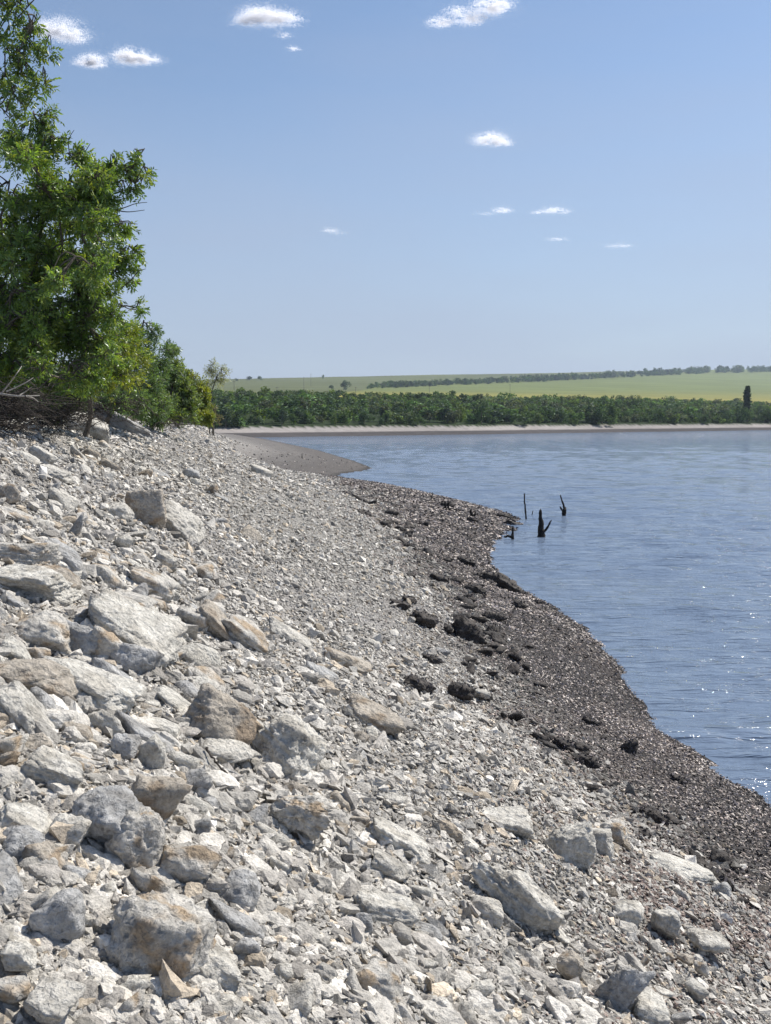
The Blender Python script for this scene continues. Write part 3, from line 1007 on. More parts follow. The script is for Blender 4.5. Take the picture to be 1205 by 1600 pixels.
# 2. gravel: chips down to a centimetre or two
x, y, r = scatter(520000, sg, 1.6, 75, -32, 34)
z = ground_base(x, y)
size = np.exp(sg.normal(math.log(0.0088), 0.45, len(x))) * (0.9 + 0.085 * r) * np.exp(0.75 * fbm2(x, y, 0.6, 4, 97))
size = np.clip(size, 0.005, 0.10)
ok = in_shore(x, y, z, 0.55) & (size / np.maximum(r, 1) > 0.0010) & (sg.random(len(x)) < smooth(0.45, 1.0, zone_z(x, y, z) + 0.22 * fbm2(x, y, 0.9, 4, 21)) + 0.08)
build = build_scatter('gravel', x[ok], y[ok], size[ok], P_CHIP, 0.6, stone_tint, M_RUBBLE, 0.25, (0.8, 0.5), False, sg)
tag(build, 'fine pale limestone gravel between the rocks', kind='stuff')


# 3. mussel shells: the dark band above the water
def shell_tint(n, rg, x, y, z):
    g = rg.random(n)
    c = np.array((0.046, 0.044, 0.050))[None] * np.exp(rg.normal(0, 0.5, n))[:, None]
    c = np.where((g > 0.45)[:, None], np.array((0.100, 0.086, 0.080)) * np.exp(rg.normal(0, 0.45, n))[:, None], c)
    c = np.where((g > 0.66)[:, None], np.array((0.215, 0.20, 0.19)) * np.exp(rg.normal(0, 0.35, n))[:, None], c)
    c = np.where((g > 0.985)[:, None], np.array((0.42, 0.40, 0.37)), c)
    c = c * np.array((1.95, 1.84, 1.72)) * np.exp(0.9 * fbm2(x, y, 1.2, 4, 45))[:, None]
    upz = (smooth(0.5, 1.1, z) * (0.35 + 0.4 * smooth(10, 6, y)))[:, None]
    return c * (1 - upz) + upz * np.array((0.27, 0.205, 0.175)) * np.exp(rg.normal(0, 0.3, n))[:, None]


P_SHELL = []
for k in range(6):
    D, F = ico(1)
    Pk = D.copy()
    Pk[:, 0] = Pk[:, 0] * (1 + 0.0)
    w = 1 - 0.45 * np.clip(Pk[:, 0], 0, 1)
    Pk[:, 1] *= w
    Pk[:, 2] *= w
    Pk[Pk[:, 2] < 0, 2] *= 0.3
    P_SHELL.append((Pk * np.random.default_rng(k).uniform(0.85, 1.15, 3), F))
_sv = np.array([(1, 0, 0), (0.2, 0.6, 0.1), (-0.9, 0.25, 0), (-0.9, -0.25, 0), (0.2, -0.6, 0.1), (-0.1, 0, 0.75)], dtype=float)
_sf = np.array([(0, 1, 5), (1, 2, 5), (2, 3, 5), (3, 4, 5), (4, 0, 5)])
P_FAR_SHELL = [(_sv, _sf), (_sv * (0.8, 1.2, 0.7), _sf)]


def shell_zone(x, y, z, rg):
    z = zone_z(x, y, z)
    zn = z + 0.42 * fbm2(x, y, 0.9, 4, 21) + 0.2 * fbm2(x, y, 3.1, 3, 23)
    patch = smooth(0.15, 0.45, fbm2(x, y, 1.1, 4, 57)) * smooth(1.9, 1.2, z) * smooth(7, 4, y)
    return smooth(1.22, 0.42, zn) + 0.10 * smooth(1.9, 1.2, zn) + 0.6 * patch


x, y, r = scatter(260000, sg, 2.6, 14, -20, 44)
z = ground_base(x, y)
size = np.clip(sg.normal(0.0125, 0.003, len(x)) * (0.9 + 0.03 * r), 0.007, 0.03)
ok = (z > -0.03) & (sg.random(len(x)) < shell_zone(x, y, z, sg))
build = build_scatter('mussel_shells', x[ok], y[ok], size[ok], P_FAR_SHELL, 0.75, shell_tint, M_SHELL, 0.2, (0.75, 0.55), False, sg)
tag(build, 'dark mussel shells packed along the near waterline', kind='stuff')
x, y, r = scatter(150000, sg, 14, 80, -14, 20)
z = ground_base(x, y)
size = np.clip(sg.normal(0.0016, 0.0004, len(x)) * r, 0.014, 0.08)
ok = (z > -0.03) & (sg.random(len(x)) < shell_zone(x, y, z, sg) * (1 - 0.97 * smooth(57, 59, y)))
build = build_scatter('mussel_shells', x[ok], y[ok], size[ok], P_FAR_SHELL, 0.6, shell_tint, M_SHELL, 0.25, (0.75, 0.4), False, sg)
tag(build, 'dark mussel shells covering the spit and its shore', kind='stuff')

# ------------------------------------------------------------------ mussel crusted boulders in the dark band
MB = [  # u, v, width, height, label
    (735, 986, 56, 44, 'largest black mussel crusted boulder, square, in the middle of the dark band'),
    (795, 914, 44, 28, 'black mussel crusted boulder at the water edge, right of a similar one'),
    (764, 900, 40, 22, 'black mussel crusted boulder at the water edge, left of a similar one'),
    (745, 920, 34, 24, 'black lump up slope of the pair at the water edge'),
    (732, 934, 22, 20, 'small black lump between the water edge pair and the largest boulder'),
    (688, 902, 30, 18, 'small black boulder on the upper rim of the dark band below the spit'),
    (666, 964, 46, 26, 'dark flat boulder up slope of the largest black boulder'),
    (622, 942, 34, 20, 'dark flat boulder farthest up slope in the middle gravel'),
    (640, 936, 26, 16, 'small dark stone right beside the dark flat boulder farthest up slope'),
    (770, 986, 26, 18, 'dark stone right of the largest black boulder'),
    (768, 962, 28, 18, 'dark stone above and right of the largest black boulder'),
    (812, 944, 22, 18, 'dark stone below the pair at the water edge'),
    (843, 941, 14, 10, 'tiny black stone standing out on the waterline'),
    (652, 1066, 50, 28, 'dark weedy boulder ringed by pale gravel in the middle slope'),
    (672, 1028, 34, 18, 'dark low stone above the dark weedy boulder'),
    (722, 1078, 44, 28, 'dark mussel clump at the upper rim of the band, level with the bay'),
    (985, 1166, 34, 34, 'upright black pointed stone near the water on the near shore'),
    (920, 1190, 60, 28, 'low dark mussel heap left of the upright pointed stone'),
    (880, 1160, 34, 20, 'dark mussel stone up slope of the low dark heap'),
    (922, 1126, 26, 18, 'dark stone in the plain of shells below the bend'),
    (1026, 1276, 46, 26, 'black mussel crusted stone in reddish shell litter'),
    (1062, 1218, 28, 14, 'flat dark stone near the water right of the pointed stone'),
    (1004, 1300, 40, 18, 'low dark stone beside white rubble below the reddish litter'),
    (1120, 1372, 50, 40, 'dark mussel heap against the end of the layered slab'),
    (730, 876, 36, 20, 'black root like lump on the inner shore of the inlet'),
    (640, 852, 24, 14, 'dark stone on the pale rim where the spit begins'),
    (700, 788, 22, 14, 'dark log end lying on the spit'),
    (738, 812, 20, 10, 'dark lump in the middle of the spit'),
    (792, 806, 34, 12, 'black rock mass on the tip of the spit'),
    (806, 818, 26, 12, 'lower black rock at the very tip of the spit'),
    (570, 800, 26, 9, 'dark stone on the upper rim of the spit, nearer the bank'),
    (600, 818, 24, 8, 'dark stone on the upper rim of the spit, nearer the inlet'),
    (545, 772, 22, 7, 'dark stone at the root of the spit'),
]
for i, (u, v, w, h, lab) in enumerate(MB):
    seed = 2000 + i
    P, F = rock_mesh(seed, 4, sharp=9, boxy=0.5, planes=12, rough=0.16)
    bumps = fbm(P * 9 + i, 3, i)
    P = P * (1 + 0.10 * np.abs(bumps))[:, None]
    p = hit(u, v + 0.3 * h)
    s = p[1] / FPX
    dm = np.array((w, 0.8 * w, 0.85 * h)) * s * 0.52
    rg_ = np.random.default_rng(seed)
    P = P * dm
    Mx = np.array(Matrix.Rotation(R(18), 3, 'Y') @ Matrix.Rotation(rg_.uniform(-0.6, 0.6), 3, 'Z'))
    if 'pointed' in lab and 'upright' in lab:
        P = P * np.array((0.75, 0.75, 1.5)) * (1 - 0.28 * (P[:, 2:3] / dm[2])) * np.array((1, 1, 1.0))
    o = mesh_from('mussel_boulder', P @ Mx.T, F, M_CRUST, rock_colour(P / dm, 'dark', seed), True)
    o.location = (p[0], p[1] + dm[1] * 0.2, p[2] + dm[2] * 0.28)
    tag(o, lab, 'boulder')
    # shells standing off the crust
    ns = 60
    D, _ = ico(4)
    pick = rg_.choice(len(P), ns)
    Q = Parts()
    PP = P @ Mx.T
    for q in pick:
        c0 = PP[q]
        if c0[2] < -0.3 * dm[2]:
            continue
        a = unit(rg_.normal(size=3)) * 0.02 * max(1, p[1] / 11)
        b = unit(rg_.normal(size=3)) * 0.011 * max(1, p[1] / 11)
        nn = unit(c0 / dm) * 0.009 * max(1, p[1] / 11)
        Q.add(np.stack((c0 - a, c0 + b + nn, c0 + a, c0 - b + nn)), np.array([[0, 1, 2, 3]]),
              np.array((0.05, 0.045, 0.05)) * rg_.uniform(0.5, 3.0))
    tag(Q.build('shell_crust', M_SHELL, o), kind='stuff')

cgm = np.random.default_rng(77)
clumps = []
for k in range(4):
    P, F = rock_mesh(2600 + k, 3, sharp=8, boxy=0.3, planes=12, rough=0.22)
    P = P * (1 + 0.12 * np.abs(fbm(P * 8 + k, 2, k)))[:, None] * np.array((1, 0.8, 0.5))
    clumps.append(mesh_from('mussel_clump', P, F, M_CRUST, rock_colour(P, 'dark', 2600 + k), True))
nc = 0
while nc < 110:
    u, v = cgm.uniform(520, 1200), cgm.uniform(765, 1440)
    p = hit(u, v)
    zz_ = float(zone_z(np.array([p[0]]), np.array([p[1]]), np.array([p[2]]))[0])
    if not (0.3 < zz_ < 1.05) or p[1] > 45 or cgm.random() > (0.9 if zz_ > 0.6 else 0.35):
        continue
    o = clumps[nc] if nc < 4 else clumps[nc % 4].copy()
    if nc >= 4:
        COL.objects.link(o)
    q = cgm.uniform(4.5, 13) * p[1] / FPX * (0.7 + 0.6 * (0.6 < zz_ < 0.95))
    o.scale = (q * cgm.uniform(0.9, 1.5), q, q * cgm.uniform(0.7, 1.2))
    o.rotation_euler = (cgm.normal(0, 0.2), R(18), cgm.uniform(0, 6.28))
    o.location = (p[0], p[1], p[2] + q * 0.12)
    tag(o, 'small dark clump of mussels among the shells of the dark band', 'mussel clump', 'small mussel clumps along the dark band')
    nc += 1

# ------------------------------------------------------------------ drowned stumps, sticks
def wood(name, base, strokes, label, cat, mat=M_WET, seed=0, parts=True, sides=7):
    """strokes: list of (part name, [(dx, dz, dy)...] in metres, r0, r1)"""
    rg_ = np.random.default_rng(seed)
    root = empty(name, base, label, cat)
    for pn, pts, r0, r1 in strokes:
        pts = np.array([(a, c, b) for a, b, c in pts], dtype=float)
        tt = np.linspace(0, 1, 12)
        src = np.linspace(0, 1, len(pts))
        Q = np.stack([np.interp(tt, src, pts[:, k]) for k in range(3)], 1)
        rr = np.interp(tt, [0, 1], [r0, r1]) * (1 + rg_.uniform(-0.16, 0.16, 12))
        Q += rg_.normal(0, 0.12 * r1 + 0.002, Q.shape)
        V, F = tube(Q, rr, sides, 0.14, rg_)
        Pp = Parts()
        Pp.add(V, F)
        n0 = len(V)
        top = Q[-1] + unit(Q[-1] - Q[-2]) * r1 * rg_.uniform(0.6, 1.6)
        Pp.add(np.concatenate((V[-sides:], top[None])), np.array([(k, (k + 1) % sides, sides) for k in range(sides)]))
        Pp.build(pn, mat, root, True)
    return root


def px(y):
    return y / FPX


b = at_z(847, 839, 0); s = px(b[1])
wood('drowned_stump', b, [('trunk', [(0, -0.4, 0), (0, 0, 0), (-2 * s, 18 * s, 0), (-3 * s, 30 * s, 0), (-3 * s, 42 * s, 0)], 6.5 * s, 2.2 * s),
                          ('root_collar', [(-1 * s, -0.3, 0), (-1 * s, 6 * s, 0), (-2 * s, 17 * s, 0.02)], 7.5 * s, 4.5 * s),
                          ('branch', [(3 * s, 8 * s, 0), (8 * s, 14 * s, 0), (12 * s, 22 * s, 0), (14 * s, 26 * s, 0)], 2.2 * s, 1.0 * s)],
     'thick black forked stump standing in the water, tallest of them', 'stump', seed=1)
b = at_z(881, 808, 0); s = px(b[1])
wood('drowned_stump', b, [('trunk', [(0, -0.4, 0), (0, 0, 0), (1 * s, 11 * s, 0)], 4 * s, 3.4 * s),
                          ('branch', [(1 * s, 9 * s, 0), (0, 18 * s, 0), (-4 * s, 28 * s, 0), (-6 * s, 35 * s, 0)], 2 * s, 0.9 * s),
                          ('branch', [(0, 8 * s, 0), (-4 * s, 13 * s, 0), (-6 * s, 16 * s, 0)], 1.8 * s, 1.0 * s)],
     'short black stump with two thin upright prongs, farthest out in the water', 'stump', seed=2)
b = at_z(822, 811, 0); s = px(b[1])
wood('drowned_branch', b, [('stem', [(0, -0.3, 0), (0, 4 * s, 0), (-2 * s, 24 * s, 0), (-3 * s, 40 * s, 0)], 1.7 * s, 1.0 * s)],
     'thin bare pole standing upright in the water off the spit', 'branch', seed=3)
b = at_z(831, 806, 0); s = px(b[1])
wood('drowned_branch', b, [('stem', [(0, -0.2, 0), (0, 0, 0), (2 * s, 8 * s, 0)], 0.9 * s, 0.6 * s)],
     'short twig poking out of the water right of the thin bare pole', 'branch', seed=4)
b = at_z(799, 842, 0); s = px(b[1])
wood('drowned_stump', b, [('trunk', [(3 * s, -0.2, 0), (2 * s, 6 * s, 0), (3 * s, 20 * s, 0)], 3.5 * s, 1.0 * s),
                          ('root', [(2 * s, 2 * s, 0), (-5 * s, 5 * s, 0), (-11 * s, 3 * s, 0)], 2.4 * s, 1.4 * s)],
     'small black stump with a sideways root at the shore of the spit', 'stump', seed=5)
b = hit(673, 783); s = px(b[1])
wood('drowned_branch', b, [('stem', [(0, -0.2, 0), (1 * s, 4 * s, 0), (3 * s, 13 * s, 0)], 0.9 * s, 0.6 * s)],
     'single short stick on the ridge of the spit against the water', 'branch', seed=6)
b = hit(698, 796); s = px(b[1])
wood('drowned_stump', b, [('trunk', [(-2 * s, -0.2, 0), (-2 * s, 12 * s, 0)], 2.0 * s, 1.5 * s), ('prong', [(3 * s, -0.2, 0), (3 * s, 11 * s, 0)], 1.8 * s, 1.3 * s),
                          ('root', [(-6 * s, 1 * s, 0), (8 * s, 0.5 * s, 0), (26 * s, -2 * s, 0)], 1.8 * s, 1.0 * s)],
     'low double topped stump with a long root lying on the spit', 'stump', seed=7)
b = hit(738, 808); s = px(b[1])
wood('drowned_stump', b, [('trunk', [(0, -0.2, 0), (-2 * s, 11 * s, 0)], 4.0 * s, 2.0 * s), ('prong', [(2 * s, 0, 0), (5 * s, 8 * s, 0)], 2.0 * s, 1.2 * s)],
     'low broad stump in the middle of the spit', 'stump', seed=8)
b = hit(472, 716); s = px(b[1])
wood('drowned_branch', b, [('stem', [(0, -0.2, 0), (0, 7 * s, 0)], 0.8 * s, 0.5 * s)], 'tiny stump on the farther grey spit', 'branch', seed=9)
b = hit(336, 1208); s = px(b[1])
wood('driftwood_stick', b, [('stem', [(-18 * s, 34 * s, 0.06), (-8 * s, 24 * s, 0.03), (4 * s, 14 * s, 0), (20 * s, 4 * s, -0.02)], 2.2 * s, 1.4 * s)],
     'thin grey driftwood stick leaning beside the flat slab', 'stick', M_DRY, seed=10)


# ------------------------------------------------------------------ trees of the near bank
def spline(pts, n):
    pts = np.asarray(pts, dtype=float)
    t = np.linspace(0, len(pts) - 1, n)
    i = np.clip(t.astype(int), 0, len(pts) - 2)
    f = (t - i)[:, None]
    p0 = pts[np.clip(i - 1, 0, len(pts) - 1)]
    p1, p2 = pts[i], pts[i + 1]
    p3 = pts[np.clip(i + 2, 0, len(pts) - 1)]
    return 0.5 * (2 * p1 + (p2 - p0) * f + (2 * p0 - 5 * p1 + 4 * p2 - p3) * f * f + (3 * p1 - p0 - 3 * p2 + p3) * f ** 3)


def leaf_blades(pos, axis, ln, wd, rg_, col):
    """rhombus leaves, folded a little along the midrib: arrays of n"""
    n_ = len(pos)
    side_ = unit(np.cross(axis, unit(rg_.normal(size=(n_, 3)))))
    nr = np.cross(side_, axis)
    ln, wd = ln[:, None], wd[:, None]
    tip = pos + axis * ln + nr * ln * -0.12
    mid = pos + axis * ln * 0.48
    a = mid + side_ * wd + nr * wd * 0.35
    b_ = mid - side_ * wd + nr * wd * 0.35
    V = np.stack((pos, a, tip, b_), 1).reshape(-1, 3)
    k = np.arange(n_)[:, None] * 4
    F = np.concatenate((k + np.array([[0, 1, 2]]), k + np.array([[0, 2, 3]])), 0)
    return V, F, np.repeat(col, 4, 0)


def near_tree(name, base, trunk_top, lobes, label, seed, leaf=(0.064, 0.0125), per_twig=7, leaflets=7, hues=None, r0=0.09, cat='tree', bare=0.0, group=None, twig_r=0.006, compound=0.14, share=1.0):
    rg_ = np.random.default_rng(seed)
    base = np.asarray(base, dtype=float)
    root = empty(name, base, label, cat, group)
    hues = hues or [(0.115, 0.165, 0.038), (0.13, 0.20, 0.042), (0.075, 0.135, 0.030), (0.17, 0.215, 0.045)]
    hues = np.array(hues)
    top = np.asarray(trunk_top, dtype=float)
    tr = spline([base - (0, 0, 0.15), base * 0.7 + top * 0.3 + rg_.normal(0, 0.12, 3), base * 0.35 + top * 0.65 + rg_.normal(0, 0.12, 3), top], 16)
    W, Tw, Lv = Parts(), Parts(), Parts()
    W.add(*tube(tr, np.linspace(r0, r0 * 0.25, 16), 8, 0.1, rg_))
    nodes = tr[3:].copy()
    lobes = sorted(lobes, key=lambda q: np.linalg.norm(np.asarray(q[0]) - (tr[8] * 0.5 + tr[12] * 0.5)))
    for (c, rad, cnt) in lobes:
        c = np.asarray(c, dtype=float)
        rad = np.asarray(rad, dtype=float) * np.ones(3)
        dd = np.linalg.norm(nodes - c, axis=1) + 0.8 * np.clip(nodes[:, 2] - c[2] + 0.1, 0, 5)
        j = nodes[int(np.argmin(dd))]
        lim = spline([j, j * 0.5 + c * 0.5 + np.array((0, 0, 0.12)) + rg_.normal(0, 0.08, 3), c], 9)
        nodes = np.concatenate((nodes, lim[4:]))
        W.add(*tube(lim, np.linspace(r0 * 0.20, r0 * 0.08, 9) * min(1.0, 0.35 + rad.max() * 1.3), 6, 0.1, rg_))
        g = unit(rg_.normal(size=(cnt, 3))) * (rg_.random((cnt, 1)) ** 0.45)
        cnt = max(2, int(round(cnt * share * (0.5 if cnt > 12 else 1)))); g = g[:cnt]
        ends = c + g * rad
        for e in ends:
            a = lim[rg_.integers(4, 9)]
            mid = a * 0.5 + e * 0.5 + rg_.normal(0, 0.05, 3) + np.array((0, 0, 0.06))
            tw = spline([a, mid, e], 6)
            Tw.add(*tube(tw, np.linspace(twig_r * 1.8, twig_r * 0.5, 6), 4))
            if rg_.random() < bare:
                continue
            d = unit(e - a)
            m = per_twig
            tpar = rg_.uniform(0.45, 1.05, m)
            org = a + (e - a) * tpar[:, None] + rg_.normal(0, 0.02, (m, 3))
            ax = unit(d * 0.6 + rg_.normal(0, 0.75, (m, 3)) + np.array((0, 0, -0.05)))
            hue = hues[rg_.integers(len(hues), size=m)] * 1.25 * np.exp(rg_.normal(0, 0.25, (m, 1)))
            q = leaflets
            f = np.linspace(0.25, 1.0, q)
            sgn = np.where(np.arange(q) % 2 == 0, 1.0, -1.0)
            sd = unit(np.cross(ax, rg_.normal(size=(m, 3))))
            pos = org[:, None, :] + ax[:, None, :] * (compound * f)[None, :, None]
            la = unit(ax[:, None, :] * 0.75 + sd[:, None, :] * sgn[None, :, None] * (1 - 0.8 * (f > 0.97))[None, :, None] + rg_.normal(0, 0.22, (m, q, 3)) + np.array((0, 0, -0.18)))
            nn = m * q
            V, F, Cc = leaf_blades(pos.reshape(-1, 3), la.reshape(-1, 3), leaf[0] * rg_.uniform(0.7, 1.3, nn), leaf[1] * rg_.uniform(0.7, 1.3, nn), rg_, np.repeat(hue, q, 0))
            Lv.add(V, F, Cc)
    W.build('trunk', M_BARK, root, True, base)
    Tw.build('twigs', M_BARK, root, False, base)
    if Lv.n:
        Lv.build('crown', M_LEAF, root, False, base)
    return root


def L(u, v, y, ru, rv, n_, ry=None):
    """a lobe of foliage: centre at a photo pixel at depth y, radii in photo pixels"""
    s_ = y / FPX
    return (at_y(u, v, y), (ru * s_, (ry if ry is not None else (ru + rv) * 0.5) * s_, rv * s_), n_)


def G(x_, y_):
    return np.array((x_, y_, float(ground_z(x_, y_)[0])))


def mass(poly, y_, n_, r0_, r1_, tw, seed, deep=0.8):
    """small clumps spread through an outlined crown"""
    rg_ = np.random.default_rng(seed)
    poly = np.array(poly, dtype=float)
    out = []
    while len(out) < n_:
        u = rg_.uniform(poly[:, 0].min(), poly[:, 0].max())
        v = rg_.uniform(poly[:, 1].min(), poly[:, 1].max())
        a, b = poly, np.roll(poly, -1, 0)
        cr = ((a[:, 1] > v) != (b[:, 1] > v)) & (u < (b[:, 0] - a[:, 0]) * (v - a[:, 1]) / (b[:, 1] - a[:, 1] + 1e-9) + a[:, 0])
        if cr.sum() % 2:
            q = rg_.uniform(r0_, r1_)
            out.append(L(u, v, y_ + rg_.normal(0, deep), q * 1.15, q * 0.85, int(tw)))
    return out


# tall tree at the left edge: sprays with gaps of sky
Y = 11.5
A_SHARE = 0.62
near_tree('ash_tree', G(-5.5, 11.6), at_y(-90, -180, Y), [
    L(10, 12, Y, 16, 12, 7), L(26, 2, Y, 16, 10, 6), L(40, 14, Y, 8, 10, 4), L(24, 38, Y, 10, 8, 4), L(52, 42, Y, 14, 9, 8), L(46, 66, Y, 12, 12, 8), L(30, 60, Y + .2, 12, 10, 4),
    L(58, 82, Y, 20, 8, 6), L(74, 80, Y, 8, 8, 3), L(22, 96, Y, 22, 16, 12), L(8, 120, Y, 20, 16, 12), L(36, 116, Y, 14, 12, 7), L(50, 112, Y, 12, 6, 4), L(44, 142, Y, 14, 9, 6), L(72, 132, Y, 9, 7, 5),
    L(20, 145, Y - .2, 18, 10, 8), L(4, 160, Y, 12, 10, 5), L(2, 60, Y, 16, 16, 6), L(20, 182, Y, 12, 6, 4), L(38, 172, Y, 8, 6, 2), L(-40, 60, Y, 40, 50, 20), L(-50, 150, Y, 40, 40, 20), L(-30, -30, Y, 40, 30, 12)],
    'tall leafy tree at the left edge with sprays of leaves against the sky', 41, per_twig=5, share=A_SHARE, compound=0.12)
# main leafy mass
Y = 12.8
ash = near_tree('ash_tree', G(-5.7, 13.2), at_y(-10, 230, Y), [
    L(62, 192, Y, 14, 12, 7), L(78, 184, Y, 9, 9, 5), L(66, 212, Y, 12, 12, 8), L(20, 215, Y, 18, 16, 8), L(40, 228, Y, 16, 12, 8), L(90, 228, Y, 16, 12, 9), L(128, 246, Y, 16, 11, 9), L(118, 240, Y, 8, 6, 4),
    L(178, 262, Y, 13, 11, 9), L(170, 280, Y, 14, 12, 8), L(205, 268, Y, 9, 9, 7), L(212, 252, Y, 5, 5, 3), L(229, 272, Y, 5, 5, 4), L(214, 292, Y, 7, 9, 5), L(196, 300, Y, 10, 7, 4), L(150, 268, Y, 12, 12, 7),
    L(196, 362, Y + .2, 12, 10, 7), L(184, 372, Y + .2, 9, 8, 5), L(212, 396, Y + .3, 8, 8, 5), L(200, 408, Y + .3, 13, 12, 9), L(190, 430, Y + .3, 14, 12, 8), L(208, 440, Y + .3, 5, 4, 2), L(214, 480, Y + .3, 8, 4, 3), L(112, 478, Y, 22, 18, 12), L(128, 506, Y, 22, 20, 12), L(106, 528, Y, 24, 18, 12), L(140, 470, Y + .3, 20, 16, 11), L(146, 540, Y, 20, 18, 10), L(84, 500, Y - .3, 22, 18, 11)] + mass(
    ((-40, 215), (30, 222), (70, 235), (110, 250), (150, 270), (185, 285), (190, 310), (172, 340), (180, 400), (192, 440), (178, 470), (188, 520), (180, 590), (150, 612), (60, 620), (-40, 610)), Y, 96, 18, 30, 12, 5, 0.55) + mass(((-40, 330), (150, 350), (175, 430), (178, 520), (170, 600), (-40, 612)), Y + 0.5, 60, 20, 30, 12, 8, 0.5) + [
    L(-100, 330, Y, 50, 100, 40), L(-100, 500, Y, 50, 90, 40)],
    'large bright green leafy tree overhanging the rocky bank', 42, per_twig=6, r0=0.12, share=0.85, compound=0.12,
    hues=[(0.110, 0.178, 0.036), (0.145, 0.222, 0.042), (0.076, 0.132, 0.032), (0.19, 0.240, 0.045), (0.115, 0.178, 0.05)])
Pd = Parts()
for k, pts in enumerate((((110, 250), (107, 225), (110, 212), (116, 203)), ((128, 250), (134, 236), (141, 224)), ((165, 330), (192, 325), (212, 318), (230, 316)), ((180, 328), (200, 331), (226, 328)),
                         ((172, 322), (185, 312), (210, 308)), ((176, 352), (195, 348), (215, 350)), ((190, 450), (206, 436), (216, 424), (228, 420)), ((186, 474), (200, 482), (214, 484)), ((188, 262), (200, 254), (212, 248)), ((185, 300), (205, 298), (225, 276)))):
    q = spline([at_y(u, v, Y + 0.06 * (k % 3)) for u, v in pts], 10)
    Pd.add(*tube(q, np.linspace(0.009, 0.0035, 10), 4))
Pd.build('bare_twigs', M_DRY, ash, False, ash.location)
near_tree('ash_sapling', G(-4.9, 15.5), at_y(160, 520, 15.5), [
    L(185, 540, 15.2, 36, 40, 70), L(150, 580, 15, 40, 36, 80), L(205, 520, 15.5, 20, 26, 26), L(190, 590, 15.2, 34, 30, 50), L(120, 600, 14.6, 36, 24, 50), L(215, 570, 15.8, 20, 30, 30)],
    'yellow green sapling under the right edge of the large leafy tree', 43, per_twig=7, r0=0.05,
    hues=[(0.17, 0.215, 0.034), (0.21, 0.235, 0.038), (0.12, 0.18, 0.034)])
near_tree('willow_tree', G(-6.1, 20.5), at_y(225, 500, 20), [
    L(238, 520, 20, 12, 18, 22), L(225, 560, 20, 22, 40, 60), L(250, 575, 20.5, 16, 26, 36), L(215, 520, 20, 16, 18, 22), L(235, 610, 20, 30, 34, 70), L(200, 590, 20, 28, 40, 50), L(262, 548, 20.5, 6, 8, 6), L(215, 636, 19.5, 28, 24, 50), L(245, 645, 20, 24, 20, 44), L(185, 625, 19, 26, 24, 40)],
    'slim blue green tree behind the large leafy tree', 44, leaf=(0.07, 0.012), per_twig=7, r0=0.06,
    hues=[(0.105, 0.165, 0.065), (0.13, 0.195, 0.08), (0.08, 0.135, 0.055)])
near_tree('willow_bush', G(-6.0, 24.5), at_y(270, 600, 25), [
    L(270, 580, 25, 22, 24, 60), L(285, 608, 25, 22, 30, 70), L(250, 630, 24, 30, 28, 80), L(295, 640, 25, 24, 20, 50), L(268, 552, 25, 10, 10, 12), L(228, 640, 24, 26, 18, 50), L(268, 652, 24.5, 26, 14, 44), L(290, 620, 25, 20, 26, 44), L(255, 600, 25, 18, 24, 40), L(240, 655, 24, 24, 12, 30)],
    'dark green willow bush in the row behind the slim tree', 45, leaf=(0.09, 0.016), per_twig=7, r0=0.06, cat='bush',
    hues=[(0.12, 0.17, 0.055), (0.15, 0.195, 0.07), (0.09, 0.135, 0.045)])
near_tree('willow_bush', G(-7.0, 32.0), at_y(312, 600, 32.5), [
    L(312, 612, 32.5, 14, 22, 60), L(306, 636, 32.5, 18, 22, 70), L(322, 634, 32.5, 9, 18, 26), L(294, 590, 33, 12, 16, 24), L(312, 654, 32, 16, 10, 36), L(296, 640, 32, 14, 18, 36), L(326, 652, 32, 8, 10, 20)],
    'rounded yellow green bush last in the row along the bank', 46, leaf=(0.11, 0.022), per_twig=7, r0=0.05, cat='bush',
    hues=[(0.18, 0.205, 0.034), (0.20, 0.22, 0.04), (0.11, 0.15, 0.03)])
near_tree('bare_tree', G(-8.6, 48.0), at_y(340, 585, 48), [
    L(330, 580, 48, 13, 13, 34), L(346, 578, 48, 10, 12, 30), L(338, 594, 48, 15, 13, 36), L(324, 600, 48, 11, 12, 22), L(350, 592, 48, 7, 12, 16), L(336, 570, 48, 9, 7, 14)],
    'small thin grey green tree leaning out at the end of the bank', 47, leaf=(0.10, 0.018), per_twig=4, leaflets=5, r0=0.07, bare=0.1, twig_r=0.006, compound=0.22,
    hues=[(0.20, 0.22, 0.14), (0.24, 0.25, 0.17)])
near_tree('dry_bush', G(-8.4, 46.0), at_y(330, 640, 46), [
    L(334, 640, 46, 9, 16, 30), L(340, 655, 46, 8, 10, 20)],
    'dry brownish bush under the small thin tree', 48, leaf=(0.10, 0.02), per_twig=3, leaflets=5, r0=0.04, bare=0.4, twig_r=0.012, cat='bush',
    hues=[(0.15, 0.13, 0.08), (0.12, 0.12, 0.06)])


near_tree('shade_fill_bush', G(-6.9, 17.0), at_y(20, 590, 16.5), [
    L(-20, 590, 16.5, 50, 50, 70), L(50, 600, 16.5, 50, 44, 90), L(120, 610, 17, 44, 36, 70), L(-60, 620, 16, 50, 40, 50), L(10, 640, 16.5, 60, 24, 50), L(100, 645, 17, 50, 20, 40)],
    'dark low bush added to fill in the shade behind the brush at the left edge', 49, per_twig=7, r0=0.05, cat='bush',
    hues=[(0.05, 0.085, 0.03), (0.065, 0.10, 0.035)])  # added bush; its dark leaf colour stands for deep shade under the trees


